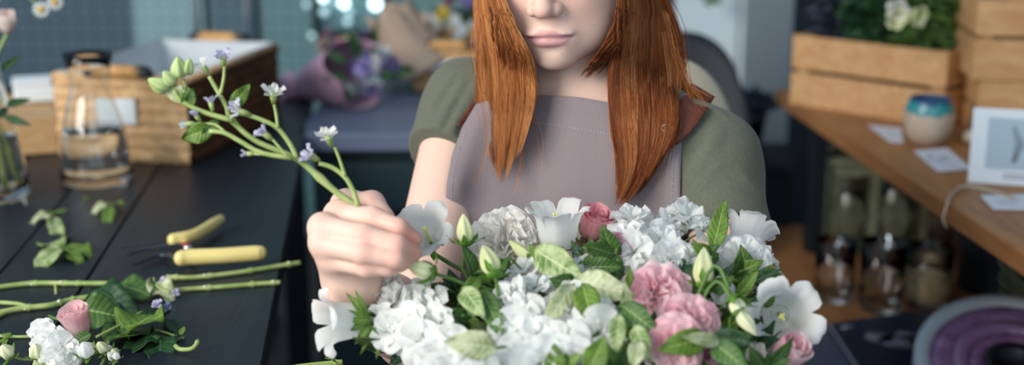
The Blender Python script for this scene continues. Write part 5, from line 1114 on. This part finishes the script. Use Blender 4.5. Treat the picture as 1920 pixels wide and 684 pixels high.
def stalkbud(label, x, y, sx_, sy_, h_=.012, n=1, s_=.55):
    t = thing('flower_bud', label, 'flower bud', TT(x, y)); g = random.Random(int(x))
    for k in range(n):
        p = TT(x+g.uniform(-7, 7)*(n > 1), y+g.uniform(-6, 6)*(n > 1), h_+.004*k); d = nrm([g.uniform(-.4, .4), -.4, .8]); mk('bud', xf(budshape(1, .020, .0085), basis(d), p, s_*g.uniform(.8, 1.1)), M['bud'] if k % 2 == 0 else M['petal'], t); mk('sepal', [xf(q, basis(d), p, s_*.6) for q in calyx(1, 4, .018)], M['calyx'], t)
    tstem(t, [(x, y, h_*.8), ((x+sx_)/2, (y+sy_)/2+2, .004), (sx_, sy_, .002)], .0014, ()); return t
stalkbud('white-green bud on a thin stalk at the lower left corner', 18, 668, 62, 674, .012, 1, 1.1)
stalkbud('pale green bud below the white stock flower', 68, 668, 100, 684, .014, 1, .9)
stalkbud('white opening bud just right of the white stock flower', 168, 662, 140, 690, .016, 2, 1.0)
stalkbud('tight green bud cluster at the right of the white buds', 200, 664, 180, 700, .014, 3, .8)
stalkbud('smallest green bud cluster right of the tight buds', 218, 668, 205, 700, .010, 4, .55)
t = leafthing('grey-green leaf under the white stock flower', [((60, 690), (112, 668), .020, 'leaf_pale', .004, .010, (0, -.5, 1), {})])
# ================================================================ the sprig in her fingers
hs = thing('stock_sprig', 'cut green stock sprig with small lilac-white florets held between her fingers', 'sprig', PT(684, 396, 1.212))
def pstem(root, pts, r, d0, d1=None, name='stem', m_='stem', nodes=(), n=28, r1=None):
    d1 = d0 if d1 is None else d1; q = spline([PT(x, y, d0+(d1-d0)*i/(len(pts)-1)) for i, (x, y) in enumerate(pts)], n); rr = np.linspace(r, r1 or r*.85, n)
    for t in nodes: rr += r*.4*np.exp(-((np.linspace(0, 1, n)-t)/.02)**2)
    return mk(name, tube(q, rr, 9), M[m_], root)
dS = 1.20
pstem(hs, [(700, 414), (684, 396), (628, 358), (558, 299), (479, 264), (434, 224), (424, 199), (407, 169), (392, 143)], .0036, 1.215, 1.20, nodes=(.3, .62), n=44, r1=.0019)
for k, (pts, r) in enumerate((([(413, 176), (419, 150), (421, 124)], .0017), ([(436, 226), (379, 209), (340, 189), (326, 170)], .0026), ([(545, 296), (489, 286), (449, 264), (420, 249), (392, 246)], .0025), ([(558, 299), (543, 269), (519, 239), (489, 224), (460, 214)], .0025), ([(521, 240), (518, 215), (514, 196)], .0017), ([(538, 292), (524, 276), (512, 262)], .0015), ([(672, 388), (663, 360), (648, 333), (623, 314), (598, 306)], .0026), ([(647, 330), (637, 300), (628, 276)], .0018), ([(505, 288), (485, 289), (476, 288)], .0015), ([(340, 189), (346, 165), (343, 148)], .0018), ([(424, 249), (408, 236), (396, 232), (372, 232)], .0014))): pstem(hs, pts, r, dS-.002*(k % 3), name='branch', n=14)
g = random.Random(3)
def minifl(root, x, y, d, ax, s_, kind, seed, n=5, name='floret', spread=1.0):
    c = PT(x, y, d); B_ = basis(ax); mk(name, [xf(p, B_, c, s_) for p in rosette([(n, D(62), .013, D(22*spread), D(62*spread), .001, 0, .001), (n-1, D(60), .010, D(8), D(38*spread), .001, .001, .001)], seed)], M[kind], root)
    mk('sepal', [xf(tube([(0, 0, -.004), (0, 0, 0), (0, 0, .004)], [.0012, .0022, .0024], 8)+(None,), B_, c, s_*1.3)], M['stem'], root)
U3 = (0, 0, 1)
for k, (x, y, ax, s_, kd, sp_2) in enumerate(((386, 131, (-.5, -.2, .8), .95, 'petal', .9), (419, 116, (.1, -.3, .9), 1.05, 'lilac', 1.1), (459, 212, (-.8, -.3, .3), 1.1, 'petal', .7), (448, 205, (-.4, -.5, .6), .9, 'lilac', .9), (513, 184, (.1, -.3, .9), 1.15, 'petal', 1.15), (503, 256, (-.6, -.2, .6), 1.05, 'lilac', .7), (472, 288, (-1, -.1, 0), .8, 'lilac', .4), (590, 296, (-.6, -.5, .5), 1.15, 'lilac', .9), (618, 264, (-.2, -.3, .9), 1.2, 'petal', 1.1), (360, 232, (-1, -.2, 0), .9, 'petal', .4), (372, 222, (-.4, -.3, .8), .8, 'lilac', .6), (397, 200, (-.2, .2, .9), .85, 'lilac', .8))): minifl(hs, x, y, dS-.002*(k % 3), ax, s_, kd, k, spread=sp_2)
for k, (x, y, ax, s_) in enumerate(((316, 168, (-.8, -.2, .5), .95), (338, 146, (0, -.2, 1), .95), (328, 158, (-.5, -.4, .8), .8), (350, 140, (.3, -.2, 1), .75))): mk('bud', [xf(budshape(1, .022, .0085, k), basis(ax), PT(x, y, dS), s_)], M['leaf_bright'] if False else mat('bud_green', lin('#a3b873'), .5, noise=(40, '#c3d09a', .7)), hs)
for k, (a, b_, w, m_) in enumerate((((434, 200), (469, 158), .014, 'leaf_bright'), ((358, 200), (345, 158), .015, 'leaf_bright'), ((398, 240), (336, 262), .020, 'leaf_bright'), ((410, 226), (374, 262), .012, 'leaf'), ((352, 196), (362, 165), .010, 'leaf'), ((350, 190), (300, 150), .016, 'leaf_pale'))): mk('leaf', leaf_between(PT(*a, dS), PT(*b_, dS-.004), w, seed=k, curl=.5, wave=.12, wid=.55), M[m_], hs, solid=.0004)
# ================================================================ the bouquet
BC = PT(1115, 660, 1.36)
def dep(x, y): return 1.315-.235*np.clip((y-370)/330, -.1, 1.2)**.9 if y > 370 else 1.315
def dep2(x, y): return float(dep(x, y)+.00000035*(x-1110)**2)
def outw(p, w=.35): return nrm(nrm(p-BC)+nrm(CAM-p)*w)
def fstem(root, p, d, r=.0022, m_='stem_dark'):
    q = spline([p, p-d*.035, p*.45+STEM0*.55+np.array([0, 0, .01]), STEM0+(p-BC)*.05, STEM1+(p-BC)*np.array([.25, .25, .05])], 18); return mk('stem', tube(q, r, 6), M[m_], root)
def fthing(name, label, cat, p, group=None): return thing(name, label, cat, p, group)
def bellflower(label, base, mouth, s_, seed, pist=True, flare=1.0, st=True, **kw):
    a = PT(*base); b_ = PT(*mouth); d = nrm(b_-a); t = fthing('bellflower', label, 'flower', a); B_ = basis(d)@rz(seed*1.1)
    mk('bell', xf(bell(s_, seed, flare, **kw), B_, a), M['petal'], t)
    if pist: mk('pistil', [xf(q+(None,), B_, a) for q in pistil(s_)], M['yellow'], t)
    mk('calyx', [xf(q, B_, a-d*.001) for q in calyx(s_*.95, 5, .020)], M['calyx'], t)
    if st: fstem(t, a, d)
    return t
bellflower('open white bellflower beside her fingertips', (808, 455, 1.282), (786, 414, 1.236), .88, 1)
bellflower('white bellflower facing up at the top middle of the bouquet', (1046, 468, 1.282), (1044, 388, 1.270), 1.04, 2, flare=.5, dl=.30)
bellflower('large open white bellflower at the right edge of the bouquet', (1462, 588, 1.218), (1473, 593, 1.172), 1.08, 3, dl=.24)
bellflower('white bellflower seen from behind at the top right of the bouquet', (1388, 478, 1.33), (1418, 398, 1.35), .92, 4, False)
bl5 = bellflower('white bellflower pointing sideways at the left edge of the bouquet', (690, 598, 1.210), (600, 606, 1.188), .90, 5, False, 1.25, dl=.36, L=.056)
# extra long sepals on the sideways bell
for k, (a, b_, w) in enumerate((((692, 596), (652, 552), .0075), ((690, 594), (668, 548), .005), ((690, 600), (640, 582), .009), ((692, 604), (648, 618), .009), ((694, 606), (668, 642), .008), ((696, 600), (660, 600), .009), ((700, 612), (676, 664), .005), ((716, 622), (706, 670), .006), ((725, 628), (700, 616), .006))): mk('sepal', leaf_between(PT(*a, 1.192), PT(*b_, 1.176), w, seed=k, curl=1.0, wid=.35), M['leaf_bright'], bl5, solid=.0004)
def budflower(label, base, tip, w, seed):
    a = PT(*base); b_ = PT(*tip); d = nrm(b_-a); t = fthing('bellflower_bud', label, 'flower bud', a); L_ = np.linalg.norm(b_-a)
    mk('bud', xf(budshape(1, L_, w/2, seed), basis(d), a), M['bud'], t); mk('calyx', [xf(q, basis(d)@rz(seed), a, 1.0) for q in calyx(.85, 5, .018)], M['calyx'], t); fstem(t, a, d, .0018); return t
budflower('upright striped bellflower bud between the white bellflower and the peony', (874, 456, 1.222), (869, 401, 1.222), .0165, 1)
budflower('half-hidden striped bud in front of the peony', (928, 516, 1.185), (906, 460, 1.205), .0195, 2)
budflower('slanting bellflower bud under the middle bellflower', (1000, 492, 1.235), (955, 451, 1.245), .0145, 3)
budflower('bellflower bud lying beneath her fingertips', (812, 512, 1.182), (762, 494, 1.175), .0165, 4)
budflower('large yellow-green bud standing above the pink blooms', (1320, 536, 1.178), (1320, 464, 1.20), .0205, 5)
budflower('green bud to the left of the large right bellflower', (1374, 560, 1.150), (1402, 606, 1.140), .0150, 6)
budflower('lower green bud left of the large right bellflower', (1384, 585, 1.145), (1418, 628, 1.135), .0140, 7)
def ros(name, label, x, y, d, s_, fn, m_, ax=None, cat='flower', solid=0):
    p = PT(x, y, d); v = outw(p, .6) if ax is None else nrm(ax); t = fthing(name, label, cat, p); B_ = basis(v); mk('bloom', [xf(q, B_, p-v*.012*s_, s_) for q in fn], M[m_], t, solid=solid)
    mk('calyx', [xf(q, B_, p-v*.014*s_, .8*s_) for q in calyx(1, 5, .018)], M['calyx'], t); fstem(t, p-v*.014*s_, v); return t
ros('peony', 'big white ruffled peony behind the striped bud', 945, 446, 1.295, 1.42, carnation(3, 1, .95, .0028), 'petal_cream', (-.05, -.55, .75))
ros('peony', 'cream ruffled peony half hidden behind the white stock at the top', 1160, 428, 1.345, 1.05, carnation(4, 1, .9, .0025), 'petal_cream', (-.1, -.2, .95))
ros('carnation', 'white ruffled carnation below the seen-from-behind bellflower', 1392, 496, 1.265, 1.18, carnation(6, 1, 1.05, .0028), 'petal', (.0, -.8, .45))
ros('carnation', 'white ruffled carnation at the far right edge of the bouquet', 1440, 510, 1.30, 1.0, carnation(7, 1, 1.0, .0028), 'petal_cream', (.7, -.3, .3))
ros('rose', 'coral pink rose at the top of the bouquet next to the middle bellflower', 1112, 430, 1.295, 1.22, rose(2, 1, .38, 13), 'coral', (.25, -.35, .9), 'rose')
ros('rose', 'mauve-pink rose below the coral rose', 1148, 470, 1.250, .98, rose(5, 1, .35, 11), 'blush', (.4, -.55, .5), 'rose')
ros('rose', 'dark pink rose mostly hidden left of the mauve-pink rose', 1096, 470, 1.31, .6, rose(6, 1, .35, 9), 'coral', (-.3, -.55, .5), 'rose')
ros('carnation', 'pale pink ruffled carnation in the middle of the bouquet', 1230, 550, 1.172, 1.18, carnation(11, 1, 1.0, .0026), 'pink', (.0, -.75, .6))
ros('carnation', 'pink ruffled carnation at the lower middle of the bouquet', 1290, 612, 1.135, 1.05, carnation(13, 1, .95, .0030), 'pink', (.1, -.75, .5))
ros('carnation', 'pink and white carnation at the bottom behind the two leaves', 1262, 652, 1.110, 1.0, carnation(15, 1, 1.1, .0026), 'pink', (-.2, -.85, .3))
ros('rose', 'pale pink rose under the large right bellflower', 1474, 668, 1.165, 1.28, rose(8, 1, .15, 11), 'pink', (.35, -.55, .7), 'rose')
ros('rosebud', 'pointed pink rosebud right of the lower pink carnation', 1334, 600, 1.165, .62, rose(14, 1, .05, 8), 'blush', (.2, -.3, .9), 'rose')
ros('rosebud', 'mauve half-open rosebud at the bottom of the bouquet', 1338, 670, 1.12, .75, rose(15, 1, .1, 9), 'blush', (-.3, -.6, .5), 'rose')
ros('rose', 'dusky drooping rose beside the lower green bud', 1402, 662, 1.16, .8, rose(16, 1, .3, 9), 'petal_cream', (.5, -.6, .3), 'rose')
def stock(label, pts, seed, sc=1.0, kind='petal', big=None):
    sc *= 1.22; pts = [q for i, q in enumerate(pts) if i % 3 != 1 or len(pts) < 5]
    P = [PT(x, y, dep2(x, y)+.008) for x, y, *_ in pts]; c = sum(P)/len(P)+nrm(BC-sum(P)/len(P))*.02; t = fthing('stock_flower', label, 'flower', c); g = random.Random(seed)
    for p, q in zip(P, pts):
        s_ = sc*(q[2] if len(q) > 2 else 1)*g.uniform(.92, 1.1); d = nrm(nrm(p-c)*.75+outw(p, .5)+np.array([g.uniform(-.2, .2), 0, g.uniform(-.2, .2)])); place_floret(t, p, d, s_, g, kind)
        mk('stalk', tube([p, c-nrm(c-BC)*.02], .0011, 5), M['stem'], t)
    fstem(t, c, outw(c), .003, 'stem'); return t
stock('white stock spike nearest the sideways bellflower', [(728, 548), (716, 572), (744, 566), (722, 602), (748, 596), (735, 622), (762, 618)], 1, 1.0)
stock('large white stock spike at the lower left of the bouquet', [(800, 548, .9), (836, 556), (776, 574), (812, 584), (858, 588), (780, 610), (826, 612), (866, 616), (796, 640), (840, 642), (780, 666), (822, 668), (870, 650, .8), (800, 690), (840, 694)], 2, 1.05)
stock('low white stock at the bottom edge left of centre', [(880, 676), (910, 672, .9), (940, 682, .9), (900, 700)], 3, .85)
stock('white stock spike left of centre under the slanting bud', [(985, 514, .9), (1008, 530), (1006, 540, .8), (962, 562), (998, 562), (950, 584, .9), (984, 592), (1008, 602), (962, 622), (1000, 636), (990, 640), (980, 664), (1016, 680), (1046, 690)], 4, 1.08)
stock('white stock spike right of centre under the two variegated leaves', [(1068, 572), (1096, 590), (1060, 604), (1126, 596, .8), (1088, 624), (1118, 628), (1062, 642), (1096, 658), (1070, 676), (1120, 660, .7)], 5, 1.05)
stock('white stock spike above the pale pink carnation', [(1186, 416), (1222, 412), (1252, 428, .9), (1176, 444), (1208, 446), (1240, 456), (1190, 474), (1222, 484), (1256, 486), (1284, 486, .8)], 6, 1.0)
stock('single wide white stock bloom at the top, left of the upright leaf', [(1288, 414, 1.12), (1318, 432, .8), (1266, 404, .7)], 7, 1.0)
stock('few white stock blooms behind the big mottled leaf', [(1068, 516, .8), (1048, 528, .7), (1096, 500, .6)], 8, .9)
stock('white stock bloom half hidden among the right-hand leaves', [(1352, 546, .7), (1370, 566, .6), (1190, 576, .0001)][:2], 9, .9)
# leaves one can point to
def bleaf(label, a, b_, w, m_, da=None, db=None, face=None, name='leaf', **k):
    da = dep2(*a)-.02 if da is None else da-.018; db = dep2(*b_)-.035 if db is None else db-.018; w *= .88; A = PT(*a, da); B = PT(*b_, db); t = thing('leaf', label, 'leaf', A)
    kw = dict(fold=.22, curl=.55, wave=.08, serr=.05, wid=.5); kw.update(k); mk('leaf_blade', leaf_between(A, B, w, face, **kw), M[m_], t, solid=.0004)
    q = spline([A, A+nrm(BC-A)*.05, A*.4+STEM0*.6], 8); mk('stalk', tube(q, .0013, 6), M['stem_dark'], t); return t
bleaf('large mottled green leaf directly under the middle bellflower', (1002, 468), (1088, 520), .034, 'leaf_var', 1.235, 1.195)
bleaf('pale variegated leaf at the centre of the bouquet', (1082, 528), (1178, 550), .034, 'leaf_pale', 1.20, 1.165)
bleaf('pale narrow leaf overlapping the white stock left of centre', (1076, 532), (1026, 602), .021, 'leaf_pale', 1.18, 1.135)
bleaf('plain green leaf between the two white stock spikes', (1092, 532), (1114, 612), .026, 'leaf_bright', 1.175, 1.135)
bleaf('dark green leaf below the mauve-pink rose', (1096, 500), (1166, 500), .022, 'leaf', 1.235, 1.225)
bleaf('small variegated leaf right of the centre white stock', (1160, 590), (1156, 656), .017, 'leaf_var', 1.14, 1.105)
bleaf('pale feathery leaf at the bottom left over the stock', (932, 652), (836, 640), .025, 'leaf_pale', 1.10, 1.085, serr=.22)
bleaf('glossy green leaf under the pale pink carnation', (1166, 572), (1226, 618), .025, 'leaf', 1.155, 1.125)
bleaf('tiny pale leaf at the left of the pale pink carnation', (1176, 578), (1172, 536), .012, 'leaf_pale', 1.16, 1.14)
bleaf('upright bright green leaf at the top right of the bouquet', (1336, 470), (1361, 370), .021, 'leaf_bright', 1.285, 1.30, curl=.2)
bleaf('broad olive leaf covering the lowest pink carnation', (1326, 634), (1248, 652), .026, 'leaf_bright', 1.115, 1.085, wid=.6)
bleaf('dark leaf pointing right from the lowest carnation', (1336, 634), (1402, 640), .023, 'leaf_dark', 1.125, 1.10)
bleaf('variegated leaf pointing down right at the bottom', (1336, 640), (1398, 690), .024, 'leaf', 1.115, 1.085)
bleaf('small pale leaf above the lowest pink carnation', (1350, 640), (1292, 632), .014, 'leaf_pale', 1.11, 1.085)
bleaf('green leaf at the bottom beneath the centre white stock', (1104, 694), (1134, 632), .024, 'leaf_bright', 1.10, 1.09)
bleaf('mid-green leaf below the half-hidden striped bud', (905, 545), (938, 622), .022, 'leaf', 1.185, 1.14)
bleaf('yellowish leaf at the right of the large left stock', (868, 540), (902, 586), .022, 'leaf_var', 1.18, 1.15)
bleaf('bright leaf above the mid-green leaf left of centre', (898, 520), (868, 560), .016, 'leaf_bright', 1.20, 1.165)
bleaf('dark green leaf at the right edge beside the carnation', (1412, 528), (1462, 506), .015, 'leaf_dark', 1.235, 1.22)
bleaf('green leaf tip above the large right bellflower', (1436, 548), (1484, 534), .010, 'leaf_bright', 1.23, 1.22)
bleaf('bright green leaf under the white right carnation', (1380, 560), (1420, 510), .014, 'leaf_bright', 1.215, 1.20)
bleaf('curved thin stem-leaf arching over the half-hidden bud', (958, 484), (880, 516), .008, 'leaf', 1.215, 1.205, curl=1.0)
bleaf('pale leaf near the bottom between stock and pink carnation', (1200, 640), (1188, 684), .018, 'leaf_pale', 1.11, 1.09)
bleaf('green leaf hanging at the bottom left of the pink carnation', (1190, 610), (1216, 668), .018, 'leaf_var', 1.13, 1.10)
bleaf('small green leaf over the slanting bud foot', (1010, 488), (990, 452), .008, 'leaf_bright', 1.235, 1.24)
bleaf('dark-centred leaf beside the large yellow-green bud', (1300, 540), (1276, 478), .018, 'leaf_dark', 1.235, 1.245)
bleaf('green leaf right of the large yellow-green bud', (1334, 546), (1374, 520), .017, 'leaf', 1.205, 1.19)
# filler greenery
def filler(i, x, y, label, grp, m1, m2, dd=.03, R=.040, n=11, lw=.016, ll=.034):
    g = random.Random(100+i); c = PT(x, y, dep2(x, y)+dd); t = thing('greenery_sprig', label, 'greenery', c, grp); v0 = outw(c, .4)
    q = spline([c+v0*R*.9, c, c-v0*.05, STEM0+(c-BC)*.06], 10); mk('stem', tube(q, .0016, 6), M['stem_dark'], t)
    for k in range(n):
        a = c+v0*R*(k/n-.25); d = nrm(v0*.45+np.array([g.gauss(0, 1), g.gauss(0, .5), g.gauss(0, 1)])); mk('leaf', leaf_between(a, a+d*ll*g.uniform(.7, 1.25), lw*g.uniform(.7, 1.3), face=nrm(CAM-a)+np.array([g.gauss(0, .5), 0, g.gauss(.2, .5)]), seed=k+i, nu=5, nv=9, serr=.06, curl=g.uniform(.2, .9)), M[m1 if g.random() < .6 else m2], t, solid=.0004)
fx = [(880, 560), (915, 540), (945, 540), (900, 600), (935, 640), (1075, 545), (1110, 520), (1150, 500), (1140, 600), (1170, 640), (1200, 660), (1175, 580), (1320, 560), (1350, 530), (1380, 545), (1400, 580), (1360, 610), (1330, 640), (1390, 650), (1300, 680), (1230, 690), (1300, 510), (870, 640), (1150, 690), (990, 690), (1410, 690), (760, 640), (1050, 700)]
for i, (x, y) in enumerate(fx):
    deep = i % 2 == 0
    filler(i, x, y, 'green leafy sprig filling the gaps inside the bouquet', 'leafy filler sprigs inside the bouquet', 'leaf_dark' if deep else 'leaf', 'leaf_olive' if deep else ('leaf_bright' if i % 2 else 'leaf_var'), .060 if deep else .040)
# thin bright tendrils and bells' leaves near the left bell
tie = thing('twine_tie', 'twine wound round the bouquet stems below her hand', 'twine', STEM1+(STEM0-STEM1)*.35)
cT = STEM0+(STEM1-STEM0)*.72; bt = basis(STEM1-STEM0); mk('twine', tube([cT+bt@np.array([math.cos(t)*.030, math.sin(t)*.030, .0012*t]) for t in np.linspace(0, 18.8, 90)], .0012, 6), M['stringm'], tie)
